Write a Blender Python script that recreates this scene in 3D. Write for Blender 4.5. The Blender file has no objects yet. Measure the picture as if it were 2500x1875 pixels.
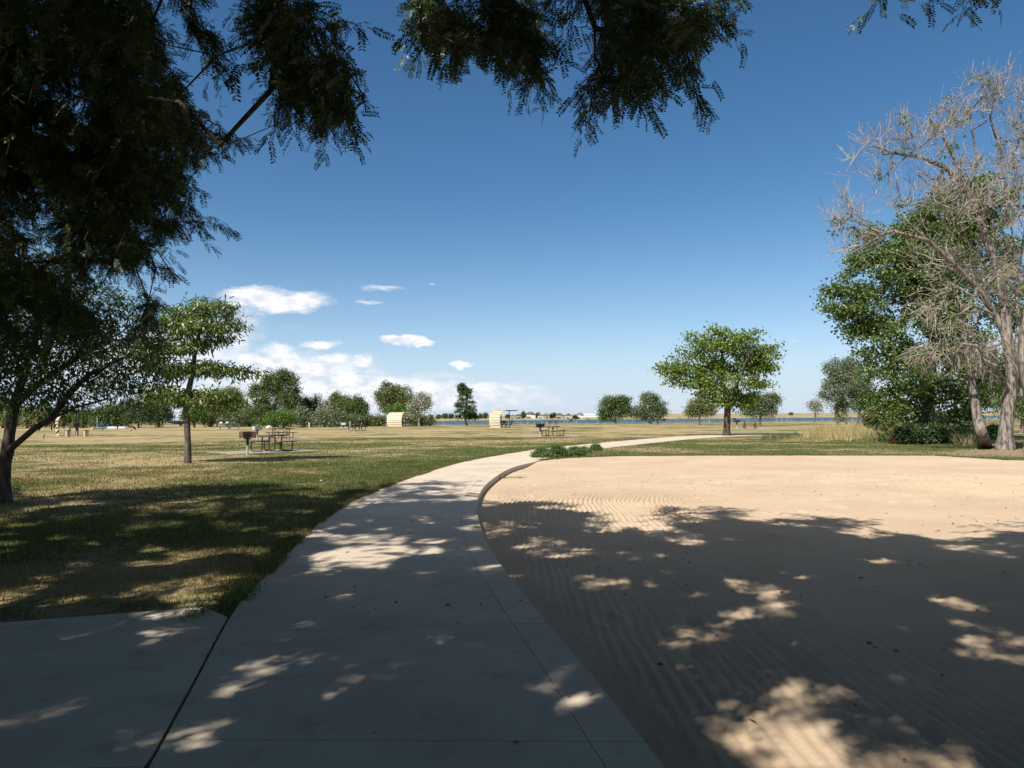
import bpy, math
import numpy as np
from mathutils import Vector, Matrix

# ------------------------------------------------------------------ camera, sky, sun
SC = bpy.context.scene
COL = SC.collection
F = 1800.0                     # focal length in photo pixels (photo is 2500 x 1875)
CX, CY = 1250.0, 937.5
EYE = np.array([0.0, 0.0, 1.57])
PITCH = math.atan(79.5 / F)
ROLL = math.radians(0.40)
fw = np.array([0, math.cos(PITCH), math.sin(PITCH)])
r0 = np.array([1.0, 0, 0])
u0 = np.array([0, -math.sin(PITCH), math.cos(PITCH)])
UP = u0 * math.cos(ROLL) + r0 * math.sin(ROLL)
RT = r0 * math.cos(ROLL) - u0 * math.sin(ROLL)
cam_d = bpy.data.cameras.new('camera')
cam_d.sensor_width = 36.0
cam_d.lens = F / 2500 * 36
cam_d.clip_start = 0.05
cam_d.clip_end = 30000
cam = bpy.data.objects.new('camera', cam_d)
COL.objects.link(cam)
cam.matrix_world = Matrix(((RT[0], UP[0], -fw[0], EYE[0]), (RT[1], UP[1], -fw[1], EYE[1]),
                           (RT[2], UP[2], -fw[2], EYE[2]), (0, 0, 0, 1)))
SC.camera = cam

SUN_EL = math.radians(47)
SUN_AZ = math.radians(218.5)          # compass angle from +Y clockwise: behind and to the left
sx, sy = math.sin(SUN_AZ), math.cos(SUN_AZ)
SUN_TO = np.array([sx * math.cos(SUN_EL), sy * math.cos(SUN_EL), math.sin(SUN_EL)])   # towards the sun
sun_d = bpy.data.lights.new('sun', 'SUN')
sun_d.energy = 5.0
sun_d.angle = math.radians(0.53)
sun_d.color = (1.0, 0.965, 0.90)
sun = bpy.data.objects.new('sun', sun_d)
COL.objects.link(sun)
sun.rotation_euler = Vector(-SUN_TO).to_track_quat('-Z', 'Y').to_euler()

SC.view_settings.view_transform = 'Standard'
SC.view_settings.look = 'None'
SC.view_settings.exposure = 0.44
SC.view_settings.gamma = 1.0
SC.cycles.max_bounces = 6
SC.cycles.diffuse_bounces = 3
SC.cycles.glossy_bounces = 2
SC.cycles.transmission_bounces = 3
SC.cycles.transparent_max_bounces = 4

def unpx(u, v):
    """photo pixel -> world ray direction"""
    d = fw + (u - CX) / F * RT + (CY - v) / F * UP
    return d

def at(u, v, Y):
    """photo pixel at world depth Y"""
    d = unpx(u, v)
    return EYE + d * (Y / d[1])

def gnd(u, v, z=0.0):
    d = unpx(u, v)
    t = (z - EYE[2]) / d[2]
    return EYE + d * t

K = 2500 / 2212.0
def atd(x, y, Y): return at(x * K, y * K, Y)          # from the 2212 px wide view
def gd(x, y, z=0.0): return gnd(x * K, y * K, z)
def proj(P):
    """world points (n,3) -> display px (2212 wide) and depth"""
    q = P - EYE
    z = q @ fw
    zz = np.where(z > 0.05, z, 0.05)
    return np.stack([(q @ RT / zz * F + CX) / K, (CY - q @ UP / zz * F) / K, z], 1)

# sky with clouds, by direction
W = bpy.data.worlds.new("World")
SC.world = W
W.use_nodes = True
nt = W.node_tree
nt.nodes.clear()
class N:
    """tiny node helper"""
    def __init__(s, tree): s.t = tree
    def new(s, typ, **kw):
        n = s.t.nodes.new(typ)
        for k, v in kw.items(): setattr(n, k, v)
        return n
    def link(s, a, b): s.t.links.new(a, b)
    def put(s, sock, v):
        if hasattr(v, 'links') or isinstance(v, bpy.types.NodeSocket): s.link(v, sock)
        else: sock.default_value = v
    def m(s, op, a, b=0.0, c=0.0):
        n = s.new('ShaderNodeMath', operation=op)
        s.put(n.inputs[0], a); s.put(n.inputs[1], b); s.put(n.inputs[2], c)
        return n.outputs[0]
    def mix(s, f, a, b):
        n = s.new('ShaderNodeMix', data_type='RGBA')
        s.put(n.inputs[0], f); s.put(n.inputs[6], a); s.put(n.inputs[7], b)
        return n.outputs[2]
    def noise(s, vec, scale, detail=4.0, rough=0.55):
        n = s.new('ShaderNodeTexNoise')
        if vec is not None: s.link(vec, n.inputs['Vector'])
        n.inputs['Scale'].default_value = scale
        n.inputs['Detail'].default_value = detail
        n.inputs['Roughness'].default_value = rough
        return n
    def ss(s, x, a, b):
        n = s.new('ShaderNodeMapRange', interpolation_type='SMOOTHSTEP')
        s.put(n.inputs[0], x); n.inputs[1].default_value = a; n.inputs[2].default_value = b
        return n.outputs[0]
g = N(nt)
sky = g.new('ShaderNodeTexSky', sky_type='NISHITA')
sky.sun_disc = False
sky.sun_elevation = SUN_EL
sky.sun_rotation = SUN_AZ
sky.altitude = 1500
sky.air_density = 1.0
sky.dust_density = 0.35
sky.ozone_density = 1.6
tc = g.new('ShaderNodeTexCoord')
sep = g.new('ShaderNodeSeparateXYZ')
g.link(tc.outputs['Generated'], sep.inputs[0])
az = g.m('ARCTAN2', sep.outputs[0], sep.outputs[1])
el = g.m('ARCSINE', sep.outputs[2])
comb = g.new('ShaderNodeCombineXYZ')
g.link(g.m('MULTIPLY', az, 1.0), comb.inputs[0])
g.link(g.m('MULTIPLY', el, 2.2), comb.inputs[1])
n1 = g.noise(comb.outputs[0], 16, 7, 0.6)
n2 = g.noise(comb.outputs[0], 38, 5, 0.6)
sepn = g.new('ShaderNodeSeparateColor')
g.link(n1.outputs['Color'], sepn.inputs[0])
azw = g.m('ADD', az, g.m('MULTIPLY', g.m('SUBTRACT', sepn.outputs[0], 0.5), 0.06))
elw = g.m('ADD', el, g.m('MULTIPLY', g.m('SUBTRACT', sepn.outputs[1], 0.5), 0.035))
# cloud list in the 2212 px view: x, y, rx, ry, strength
CL = [(590, 650, 115, 26, 1.25), (540, 655, 70, 16, 0.8), (882, 734, 66, 10, 1.1), (696, 740, 40, 10, 0.85), (590, 750, 60, 16, 0.7),
      (600, 776, 110, 22, 0.95), (715, 775, 40, 14, 0.8), (781, 780, 24, 10, 0.9), (745, 815, 80, 24, 0.8), (505, 735, 30, 40, 0.7),
      (1003, 785, 24, 7, 0.95), (800, 655, 32, 7, 0.5), (830, 628, 60, 6, 0.45), (935, 612, 9, 4, 0.45), (600, 800, 230, 44, 0.75), (500, 790, 120, 60, 0.6), (530, 700, 50, 40, 0.5), (560, 840, 160, 30, 0.6), (850, 830, 60, 14, .55), (690, 800, 60, 24, .8),
      (760, 845, 330, 36, 0.78), (1030, 838, 150, 16, 0.66), (950, 810, 80, 12, 0.4), (1720, 733, 16, 3, 0.3), (300, 760, 240, 60, 0.7), (900, 862, 330, 28, .62), (520, 870, 260, 40, .7),
      (640, 700, 40, 8, 0.25), (552, 680, 22, 6, 0.5), (1250, 870, 500, 16, 0.22)]
dens = None
for (x, y, rx, ry, st) in CL:
    d = unpx(x * K, y * K); d = d / np.linalg.norm(d)
    a0, e0 = math.atan2(d[0], d[1]), math.asin(d[2])
    ra, re = rx * K / F, ry * K / F
    dx = g.m('DIVIDE', g.m('SUBTRACT', azw, a0), ra)
    dy = g.m('DIVIDE', g.m('SUBTRACT', elw, e0), re)
    q = g.m('ADD', g.m('MULTIPLY', dx, dx), g.m('MULTIPLY', dy, dy))
    v = g.m('MULTIPLY', g.m('MAXIMUM', g.m('SUBTRACT', 1.5, q), 0.0), st * 1.25)
    dens = v if dens is None else g.m('MAXIMUM', dens, v)
nd = g.m('ADD', g.m('MULTIPLY', n2.outputs['Fac'], 0.9), 0.25)
cov = g.ss(g.m('SUBTRACT', g.m('MULTIPLY', dens, nd), g.m('MULTIPLY', g.m('SUBTRACT', 0.62, n1.outputs['Fac']), 0.9)), 0.0, 1.2)
cov = g.m('MULTIPLY', cov, g.ss(dens, 0.0, 0.35))
cov = g.m('MULTIPLY', cov, 0.88)
shade = g.ss(n2.outputs['Fac'], 0.3, 0.6)
ccol = g.mix(shade, (7.0, 7.4, 8.4, 1), (10.5, 10.0, 9.9, 1))
# a pale band of summer air low over the horizon, part of the sky
band = g.m('POWER', g.m('SUBTRACT', 1.0, g.ss(el, -0.01, 0.40)), 2.6)
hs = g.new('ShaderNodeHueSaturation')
zenith_desat = g.ss(el, math.radians(30), math.radians(54))  # high sky desaturated out of view so the shade gets less blue fill
g.link(g.m('SUBTRACT', 1.24, g.m('MULTIPLY', zenith_desat, 0.80)), hs.inputs['Saturation'])
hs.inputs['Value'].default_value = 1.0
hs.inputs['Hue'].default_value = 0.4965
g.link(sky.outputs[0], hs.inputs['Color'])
low = g.m('SUBTRACT', 1.0, g.ss(el, -0.02, 0.13))
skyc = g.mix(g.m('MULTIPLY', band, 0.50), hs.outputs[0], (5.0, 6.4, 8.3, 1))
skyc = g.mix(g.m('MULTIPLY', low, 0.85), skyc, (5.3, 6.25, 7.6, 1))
bg = g.new('ShaderNodeBackground')
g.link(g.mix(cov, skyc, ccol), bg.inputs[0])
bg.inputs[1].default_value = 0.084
out = g.new('ShaderNodeOutputWorld')
g.link(bg.outputs[0], out.inputs[0])

# ------------------------------------------------------------------ helpers
def vnoise(x, y, seed=0):
    tab = np.random.default_rng(seed).random((256, 256))
    xi, yi = np.floor(x).astype(int), np.floor(y).astype(int)
    fx, fy = x - xi, y - yi
    fx, fy = fx * fx * (3 - 2 * fx), fy * fy * (3 - 2 * fy)
    a, b = tab[xi % 256, yi % 256], tab[(xi + 1) % 256, yi % 256]
    c, d = tab[xi % 256, (yi + 1) % 256], tab[(xi + 1) % 256, (yi + 1) % 256]
    return (a * (1 - fx) + b * fx) * (1 - fy) + (c * (1 - fx) + d * fx) * fy
def fbm(x, y, seed=0, n=4):
    s = 0; a = 0.5; t = 0
    for i in range(n):
        s = s + a * vnoise(x * 2 ** i, y * 2 ** i, seed + i); t += a; a *= 0.5
    return s / t
def sstep(x, a, b):
    t = np.clip((x - a) / (b - a), 0, 1)
    return t * t * (3 - 2 * t)
def inside(px, py, poly):
    r = np.zeros(px.shape, bool)
    n = len(poly)
    for i in range(n):
        x1, y1 = poly[i][:2]; x2, y2 = poly[(i + 1) % n][:2]
        c = ((y1 > py) != (y2 > py))
        if y1 != y2:
            r ^= c & (px < (x2 - x1) * (py - y1) / (y2 - y1) + x1)
    return r
def pdist(px, py, poly, closed=True):
    d = np.full(px.shape, 1e9)
    n = len(poly)
    for i in range(n if closed else n - 1):
        x1, y1 = poly[i][:2]; x2, y2 = poly[(i + 1) % n][:2]
        ex, ey = x2 - x1, y2 - y1
        t = np.clip(((px - x1) * ex + (py - y1) * ey) / (ex * ex + ey * ey + 1e-12), 0, 1)
        d = np.minimum(d, np.hypot(px - x1 - t * ex, py - y1 - t * ey))
    return d
def sdist(px, py, poly):
    """positive inside"""
    d = pdist(px, py, poly)
    return np.where(inside(px, py, poly), d, -d)
def crom(P, n):
    """Catmull-Rom resample, n points per span"""
    P = np.asarray(P, float)
    Q = np.vstack([2 * P[0] - P[1], P, 2 * P[-1] - P[-2]])
    o = []
    for i in range(1, len(Q) - 2):
        for k in range(n):
            t = k / n
            a, b, c, d = Q[i - 1], Q[i], Q[i + 1], Q[i + 2]
            o.append(0.5 * (2 * b + (c - a) * t + (2 * a - 5 * b + 4 * c - d) * t * t + (3 * b - a - 3 * c + d) * t ** 3))
    o.append(P[-1])
    return np.array(o)

def mesh_np(name, V, faces, mat=None, smooth=False):
    """V (n,3); faces: list of int arrays (m,k)"""
    me = bpy.data.meshes.new(name)
    V = np.ascontiguousarray(V, np.float32)
    me.vertices.add(len(V))
    me.vertices.foreach_set('co', V.ravel())
    faces = [np.asarray(f, np.int32) for f in faces if len(f)]
    tot = sum(f.shape[0] for f in faces); lt = sum(f.size for f in faces)
    me.loops.add(lt); me.polygons.add(tot)
    me.loops.foreach_set('vertex_index', np.concatenate([f.ravel() for f in faces]))
    sizes = np.concatenate([np.full(f.shape[0], f.shape[1], np.int32) for f in faces])
    me.polygons.foreach_set('loop_start', np.concatenate([[0], np.cumsum(sizes)[:-1]]).astype(np.int32))
    try: me.polygons.foreach_set('loop_total', sizes)
    except Exception: pass
    me.update(calc_edges=True)
    me.polygons.foreach_set('use_smooth', np.full(tot, bool(smooth)))
    if mat: me.materials.append(mat)
    return me
def link(name, me, parent=None, loc=None):
    o = bpy.data.objects.new(name, me)
    COL.objects.link(o)
    if parent is not None: o.parent = parent
    if loc is not None: o.location = loc
    return o
def tag(o, label=None, cat=None, group=None, kind=None):
    if label: o['label'] = label
    if cat: o['category'] = cat
    if group: o['group'] = group
    if kind: o['kind'] = kind
    return o
def thing(name, label, cat, loc=(0, 0, 0), rz=0.0, group=None):
    o = bpy.data.objects.new(name, None)
    COL.objects.link(o)
    o.empty_display_size = 0.2
    o.location = [float(c) for c in loc]; o.rotation_euler = (0, 0, rz)
    return tag(o, label, cat, group)
def copy_tree(o, parent=None):
    c = o.copy(); COL.objects.link(c)
    if parent is not None: c.parent = parent
    for ch in list(o.children): copy_tree(ch, c)
    return c

class MB:
    """collects boxes, tubes, prisms into ONE mesh"""
    def __init__(s): s.v = []; s.f = {}; s.n = 0
    def add(s, V, faces):
        V = np.asarray(V, float)
        for f in faces:
            s.f.setdefault(len(f), []).append([i + s.n for i in f])
        s.v.append(V); s.n += len(V)
    def box(s, c, size, rz=0.0, bev=0.0, rx=0.0):
        hx, hy, hz = [q / 2 for q in size]
        b = min(bev, hx * .9, hy * .9, hz * .9)
        if b <= 0:
            V = [(x, y, z) for z in (-hz, hz) for y in (-hy, hy) for x in (-hx, hx)]
            Fc = [(0, 2, 3, 1), (4, 5, 7, 6), (0, 1, 5, 4), (2, 6, 7, 3), (0, 4, 6, 2), (1, 3, 7, 5)]
        else:
            V = []; Fc = []
            for z, i in ((-hz, b), (-hz + b, 0), (hz - b, 0), (hz, b)):
                V += [(-hx + i, -hy + i, z), (hx - i, -hy + i, z), (hx - i, hy - i, z), (-hx + i, hy - i, z)]
            for k in range(3):
                for j in range(4):
                    a = k * 4 + j; bb = k * 4 + (j + 1) % 4
                    Fc.append((a, bb, bb + 4, a + 4))
            Fc += [(3, 2, 1, 0), (12, 13, 14, 15)]
        V = np.array(V)
        if rx:
            ca, sa = math.cos(rx), math.sin(rx)
            V = np.stack([V[:, 0], V[:, 1] * ca - V[:, 2] * sa, V[:, 1] * sa + V[:, 2] * ca], 1)
        if rz:
            ca, sa = math.cos(rz), math.sin(rz)
            V = np.stack([V[:, 0] * ca - V[:, 1] * sa, V[:, 0] * sa + V[:, 1] * ca, V[:, 2]], 1)
        s.add(V + np.array(c), Fc)
        return s
    def tube(s, P, r, k=8):
        P = np.asarray(P, float); n = len(P)
        R = np.full(n, r) if np.isscalar(r) else np.asarray(r)
        V = []
        T = np.gradient(P, axis=0)
        T /= np.linalg.norm(T, axis=1)[:, None] + 1e-12
        ref = np.array([0, 0, 1.0]) if abs(T[0][2]) < .8 else np.array([1.0, 0, 0])
        for i in range(n):
            u = np.cross(T[i], ref); u /= np.linalg.norm(u) + 1e-9
            w = np.cross(T[i], u)
            ref = np.cross(u, T[i]) if i == 0 else ref
            for j in range(k):
                a = 2 * math.pi * j / k
                V.append(P[i] + R[i] * (math.cos(a) * u + math.sin(a) * w))
        Fc = []
        for i in range(n - 1):
            for j in range(k):
                Fc.append((i * k + j, i * k + (j + 1) % k, (i + 1) * k + (j + 1) % k, (i + 1) * k + j))
        Fc.append(tuple(range(k - 1, -1, -1))); Fc.append(tuple((n - 1) * k + j for j in range(k)))
        s.add(V, Fc)
        return s
    def prism(s, prof, a, b, axis='y'):
        """prof: list of (x,z); extruded from y=a to y=b"""
        n = len(prof)
        if axis == 'y': V = [(x, a, z) for x, z in prof] + [(x, b, z) for x, z in prof]
        else: V = [(a, x, z) for x, z in prof] + [(b, x, z) for x, z in prof]
        Fc = [(i, (i + 1) % n, n + (i + 1) % n, n + i) for i in range(n)]
        Fc += [tuple(range(n - 1, -1, -1)), tuple(range(n, 2 * n))]
        s.add(V, Fc)
        return s
    def build(s, name, mat, parent=None, smooth=False):
        V = np.vstack(s.v)
        me = bpy.data.meshes.new(name)
        me.from_pydata(V.tolist(), [], [f for L in s.f.values() for f in L])
        me.materials.append(mat)
        if smooth: me.polygons.foreach_set('use_smooth', np.full(len(me.polygons), True))
        me.update()
        return link(name, me, parent)

# ------------------------------------------------------------------ materials
def newmat(name):
    m = bpy.data.materials.new(name); m.use_nodes = True
    m.node_tree.nodes.clear()
    return m, N(m.node_tree)
def fin(h, sh):
    o = h.new('ShaderNodeOutputMaterial'); h.link(sh, o.inputs[0])
def solid(name, c1, c2, scale=8, rough=0.7, metal=0.0, bump=0.15, bscale=40, spec=0.4):
    m, h = newmat(name)
    t = h.new('ShaderNodeTexCoord')
    n = h.noise(t.outputs['Object'], scale, 5, .6)
    p = h.new('ShaderNodeBsdfPrincipled')
    h.link(h.mix(h.ss(n.outputs['Fac'], .35, .68), (*c1, 1), (*c2, 1)), p.inputs['Base Color'])
    p.inputs['Roughness'].default_value = rough
    p.inputs['Metallic'].default_value = metal
    p.inputs['Specular IOR Level'].default_value = spec
    if bump:
        b = h.new('ShaderNodeBump'); b.inputs['Strength'].default_value = bump
        b.inputs['Distance'].default_value = 0.01
        h.link(h.noise(t.outputs['Object'], bscale, 4).outputs['Fac'], b.inputs['Height'])
        h.link(b.outputs[0], p.inputs['Normal'])
    fin(h, p.outputs[0])
    return m
def leafmat(name, c1, c2, c3=None, trans=0.35, gloss=0.06):
    """leaf colour varies leaf by leaf"""
    m, h = newmat(name)
    ge = h.new('ShaderNodeNewGeometry')
    t = h.new('ShaderNodeTexCoord')
    n = h.noise(t.outputs['Object'], 0.9, 2)
    r = ge.outputs['Random Per Island']
    f = h.m('ADD', h.m('MULTIPLY', r, 0.6), h.m('MULTIPLY', h.ss(n.outputs['Fac'], .3, .7), 0.4))
    c = h.mix(f, (*c1, 1), (*c2, 1))
    if c3: c = h.mix(h.ss(r, .86, .99), c, (*c3, 1))
    d = h.new('ShaderNodeBsdfDiffuse'); h.link(c, d.inputs[0])
    tr = h.new('ShaderNodeBsdfTranslucent')
    tcx = h.new('ShaderNodeMix', data_type='RGBA', blend_type='MULTIPLY')
    tcx.inputs[0].default_value = 1
    h.link(c, tcx.inputs[6]); tcx.inputs[7].default_value = (1.15, 1.3, 0.55, 1)
    h.link(tcx.outputs[2], tr.inputs[0])
    a = h.new('ShaderNodeMixShader'); a.inputs[0].default_value = trans
    h.link(d.outputs[0], a.inputs[1]); h.link(tr.outputs[0], a.inputs[2])
    gl = h.new('ShaderNodeBsdfGlossy'); gl.inputs['Roughness'].default_value = 0.42
    gl.inputs[0].default_value = (0.9, 0.95, 1, 1)
    b = h.new('ShaderNodeMixShader'); b.inputs[0].default_value = gloss
    h.link(a.outputs[0], b.inputs[1]); h.link(gl.outputs[0], b.inputs[2])
    fin(h, b.outputs[0])
    return m
def barkmat(name, c1, c2, scale=14):
    m, h = newmat(name)
    t = h.new('ShaderNodeTexCoord')
    mp = h.new('ShaderNodeMapping'); mp.inputs['Scale'].default_value = (1, 1, 0.22)
    h.link(t.outputs['Object'], mp.inputs[0])
    n = h.noise(mp.outputs[0], scale, 6, .65)
    p = h.new('ShaderNodeBsdfPrincipled')
    h.link(h.mix(h.ss(n.outputs['Fac'], .36, .62), (*c1, 1), (*c2, 1)), p.inputs['Base Color'])
    p.inputs['Roughness'].default_value = 0.9
    p.inputs['Specular IOR Level'].default_value = 0.2
    b = h.new('ShaderNodeBump'); b.inputs['Strength'].default_value = 0.7; b.inputs['Distance'].default_value = 0.03
    h.link(n.outputs['Fac'], b.inputs['Height']); h.link(b.outputs[0], p.inputs['Normal'])
    fin(h, p.outputs[0])
    return m

M = {}
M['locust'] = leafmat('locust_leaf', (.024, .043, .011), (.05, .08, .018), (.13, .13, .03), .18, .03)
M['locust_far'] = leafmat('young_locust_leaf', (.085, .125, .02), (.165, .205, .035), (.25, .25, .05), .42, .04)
M['catalpa'] = leafmat('round_tree_leaf', (.115, .180, .026), (.205, .27, .048), (.33, .31, .065), .42, .03)
M['cotton'] = leafmat('cottonwood_leaf', (.075, .120, .026), (.145, .195, .042), (.20, .23, .07), .34, .04)
M['cotton_far'] = leafmat('far_cottonwood_leaf', (.07, .11, .03), (.14, .185, .05), None, .32, .03)
M['olive_leaf'] = leafmat('olive_tree_leaf', (.12, .14, .04), (.20, .22, .07), (.26, .25, .11), .30, .03)
M['silver_leaf'] = leafmat('silver_leaf', (.22, .22, .15), (.36, .35, .26), (.42, .38, .3), .2, .06)
M['green_leaf'] = leafmat('bright_leaf', (.08, .15, .02), (.14, .22, .035), None, .35, .04)
M['willow_leaf'] = leafmat('willow_leaf', (.10, .135, .06), (.18, .21, .10), (.26, .27, .16), .3, .06)
M['dark_leaf'] = leafmat('dark_leaf', (.045, .078, .022), (.09, .13, .035), None, .30, .03)
M['weed'] = leafmat('weed_leaf', (.10, .15, .045), (.18, .235, .08), None, .3, .03)
M['straw'] = leafmat('straw', (.36, .27, .12), (.50, .40, .20), (.28, .25, .10), .3, .03)
M['rust_leaf'] = leafmat('rust_leaf', (.17, .075, .035), (.22, .12, .05), None, .3, .03)
M['bark'] = barkmat('dark_bark', (.035, .027, .022), (.10, .08, .065))
M['bark_mid'] = barkmat('brown_bark', (.07, .05, .04), (.17, .135, .11))
M['bark_pale'] = barkmat('pale_dead_bark', (.07, .056, .046), (.30, .255, .21), 11)
M['twig'] = barkmat('dead_twig', (.20, .16, .125), (.43, .37, .305), 3)
M['bark_grey'] = barkmat('grey_bark', (.13, .105, .09), (.30, .26, .22), 10)
M['brown_metal'] = solid('brown_coated_metal', (.035, .026, .02), (.065, .048, .036), 6, .55)
M['brown_top'] = solid('weathered_brown_top', (.085, .063, .05), (.15, .115, .09), 5, .7)
M['grey_wood'] = solid('weathered_wood', (.16, .15, .14), (.30, .28, .26), 7, .85)
M['black_iron'] = solid('black_iron', (.015, .014, .014), (.04, .036, .035), 9, .6)
M['rust_iron'] = solid('rusty_iron', (.065, .038, .027), (.14, .085, .058), 7, .85)
M['grey_iron'] = solid('grey_iron', (.35, .36, .34), (.50, .51, .49), 6, .6)
M['green_pipe'] = solid('pale_green_pipe', (.28, .36, .29), (.42, .50, .41), 5, .6)
M['tan_panel'] = solid('cream_steel_panel', (.55, .45, .31), (.63, .53, .385), 1.5, .55, bump=.04)
M['dark_steel'] = solid('dark_steel', (.06, .06, .065), (.11, .11, .115), 4, .5)
M['tan_block'] = solid('tan_concrete', (.42, .32, .22), (.56, .44, .31), 8, .9)
M['pad'] = solid('pinkish_pad', (.30, .235, .19), (.40, .325, .265), 3, .95)
M['white_plastic'] = solid('white_plastic', (.70, .70, .68), (.80, .80, .78), 4, .5, bump=0)
M['blue_cloth'] = solid('blue_canvas', (.012, .06, .15), (.022, .10, .24), 3, .8)
M['navy'] = solid('navy_hull', (.03, .05, .12), (.05, .08, .18), 3, .35, bump=0)
M['white_paint'] = solid('white_paint', (.66, .64, .60), (.76, .74, .70), 2, .7)
M['roof_brown'] = solid('brown_shingle', (.07, .055, .05), (.14, .115, .105), 3, .9)
M['roof_grey'] = solid('grey_shingle', (.12, .12, .13), (.2, .2, .21), 3, .9)
M['cream_wall'] = solid('cream_wall', (.50, .44, .34), (.60, .54, .43), 1.5, .85)
M['tan_wall'] = solid('tan_wall', (.32, .26, .18), (.42, .35, .25), 1.5, .85)
M['glass'] = solid('dark_window', (.02, .025, .03), (.04, .05, .06), 2, .1, bump=0)
M['stone'] = solid('pale_stone', (.5, .45, .38), (.66, .6, .52), 12, .9)
M['dry_leaf'] = leafmat('dry_leaf', (.10, .06, .025), (.22, .14, .05), None, .2, .04)
M['white_bit'] = leafmat('white_petals', (.6, .58, .5), (.75, .72, .66), None, .2, .02)

# grass blades: mottled green to straw
def grassmat():
    m, h = newmat('grass_blades')
    ge = h.new('ShaderNodeNewGeometry')
    a = h.new('ShaderNodeAttribute', attribute_name='dry')
    r = ge.outputs['Random Per Island']
    f = h.m('ADD', a.outputs['Fac'], h.m('MULTIPLY', h.m('SUBTRACT', r, .5), .7))
    gcol = h.mix(r, (.075, .095, .026, 1), (.15, .17, .055, 1))
    c = h.mix(h.ss(f, .25, .75), gcol, (.34, .255, .11, 1))
    d = h.new('ShaderNodeBsdfDiffuse'); h.link(c, d.inputs[0])
    t = h.new('ShaderNodeBsdfTranslucent'); h.link(c, t.inputs[0])
    x = h.new('ShaderNodeMixShader'); x.inputs[0].default_value = .3
    h.link(d.outputs[0], x.inputs[1]); h.link(t.outputs[0], x.inputs[2])
    fin(h, x.outputs[0])
    return m
M['grass'] = grassmat()

def terrainmat():
    m, h = newmat('lawn_ground')
    t = h.new('ShaderNodeTexCoord')
    ob = t.outputs['Object']
    dry = h.new('ShaderNodeAttribute', attribute_name='dry').outputs['Fac']
    dirt = h.new('ShaderNodeAttribute', attribute_name='dirt').outputs['Fac']
    big = h.noise(ob, .16, 5, .6).outputs['Fac']
    mid = h.noise(ob, .9, 5, .65).outputs['Fac']
    fine = h.noise(ob, 9, 6, .7).outputs['Fac']
    vf = h.noise(ob, 55, 3, .6).outputs['Fac']
    f = h.m('ADD', dry, h.m('ADD', h.m('MULTIPLY', h.m('SUBTRACT', big, .5), 2.6),
            h.m('ADD', h.m('MULTIPLY', h.m('SUBTRACT', mid, .5), 1.9), h.m('MULTIPLY', h.m('SUBTRACT', fine, .5), 1.5))))
    green = h.mix(vf, (.070, .088, .026, 1), (.145, .16, .055, 1))
    straw = h.mix(vf, (.285, .21, .11, 1), (.50, .385, .205, 1))
    soil = h.mix(fine, (.22, .15, .095, 1), (.40, .30, .20, 1))
    c = h.mix(h.ss(f, .18, .82), green, straw)
    c = h.mix(h.ss(h.m('ADD', dirt, h.m('MULTIPLY', h.m('SUBTRACT', mid, .5), .6)), .35, .65), c, soil)
    p = h.new('ShaderNodeBsdfPrincipled')
    h.link(c, p.inputs['Base Color'])
    p.inputs['Roughness'].default_value = 1.0
    p.inputs['Specular IOR Level'].default_value = 0.05
    b = h.new('ShaderNodeBump'); b.inputs['Strength'].default_value = .6; b.inputs['Distance'].default_value = .05
    h.link(h.m('ADD', vf, h.m('MULTIPLY', fine, 1.5)), b.inputs['Height']); h.link(b.outputs[0], p.inputs['Normal'])
    fin(h, p.outputs[0])
    return m
def sandmat():
    m, h = newmat('raked_sand')
    t = h.new('ShaderNodeTexCoord'); ob = t.outputs['Object']
    a = h.noise(ob, .5, 4, .6).outputs['Fac']
    b_ = h.noise(ob, 160, 3, .7).outputs['Fac']
    c_ = h.noise(ob, 22, 4, .7).outputs['Fac']
    c = h.mix(h.ss(a, .3, .7), (.50, .365, .24, 1), (.58, .44, .30, 1))
    c = h.mix(h.m('MULTIPLY', h.ss(b_, .45, .75), .5), c, (.30, .21, .14, 1))
    c = h.mix(h.m('MULTIPLY', h.ss(b_, .55, .25), .25), c, (.72, .60, .46, 1))
    p = h.new('ShaderNodeBsdfPrincipled'); h.link(c, p.inputs['Base Color'])
    p.inputs['Roughness'].default_value = .95; p.inputs['Specular IOR Level'].default_value = .1
    b = h.new('ShaderNodeBump'); b.inputs['Strength'].default_value = .55; b.inputs['Distance'].default_value = .012
    h.link(h.m('ADD', h.m('MULTIPLY', b_, .5), c_), b.inputs['Height']); h.link(b.outputs[0], p.inputs['Normal'])
    fin(h, p.outputs[0])
    return m
def concmat():
    m, h = newmat('concrete_path')
    t = h.new('ShaderNodeTexCoord'); ob = t.outputs['Object']
    a = h.noise(ob, .8, 5, .65).outputs['Fac']
    b_ = h.noise(ob, 130, 3, .7).outputs['Fac']
    st = h.noise(ob, 3.5, 6, .7).outputs['Fac']
    c = h.mix(h.ss(a, .3, .7), (.525, .43, .325, 1), (.645, .535, .41, 1))
    c = h.mix(h.m('MULTIPLY', h.ss(st, .52, .72), .5), c, (.30, .255, .20, 1))
    c = h.mix(h.m('MULTIPLY', h.ss(b_, .5, .8), .35), c, (.24, .21, .18, 1))
    p = h.new('ShaderNodeBsdfPrincipled'); h.link(c, p.inputs['Base Color'])
    p.inputs['Roughness'].default_value = .9; p.inputs['Specular IOR Level'].default_value = .2
    b = h.new('ShaderNodeBump'); b.inputs['Strength'].default_value = .3; b.inputs['Distance'].default_value = .004
    h.link(b_, b.inputs['Height']); h.link(b.outputs[0], p.inputs['Normal'])
    fin(h, p.outputs[0])
    return m
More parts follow.
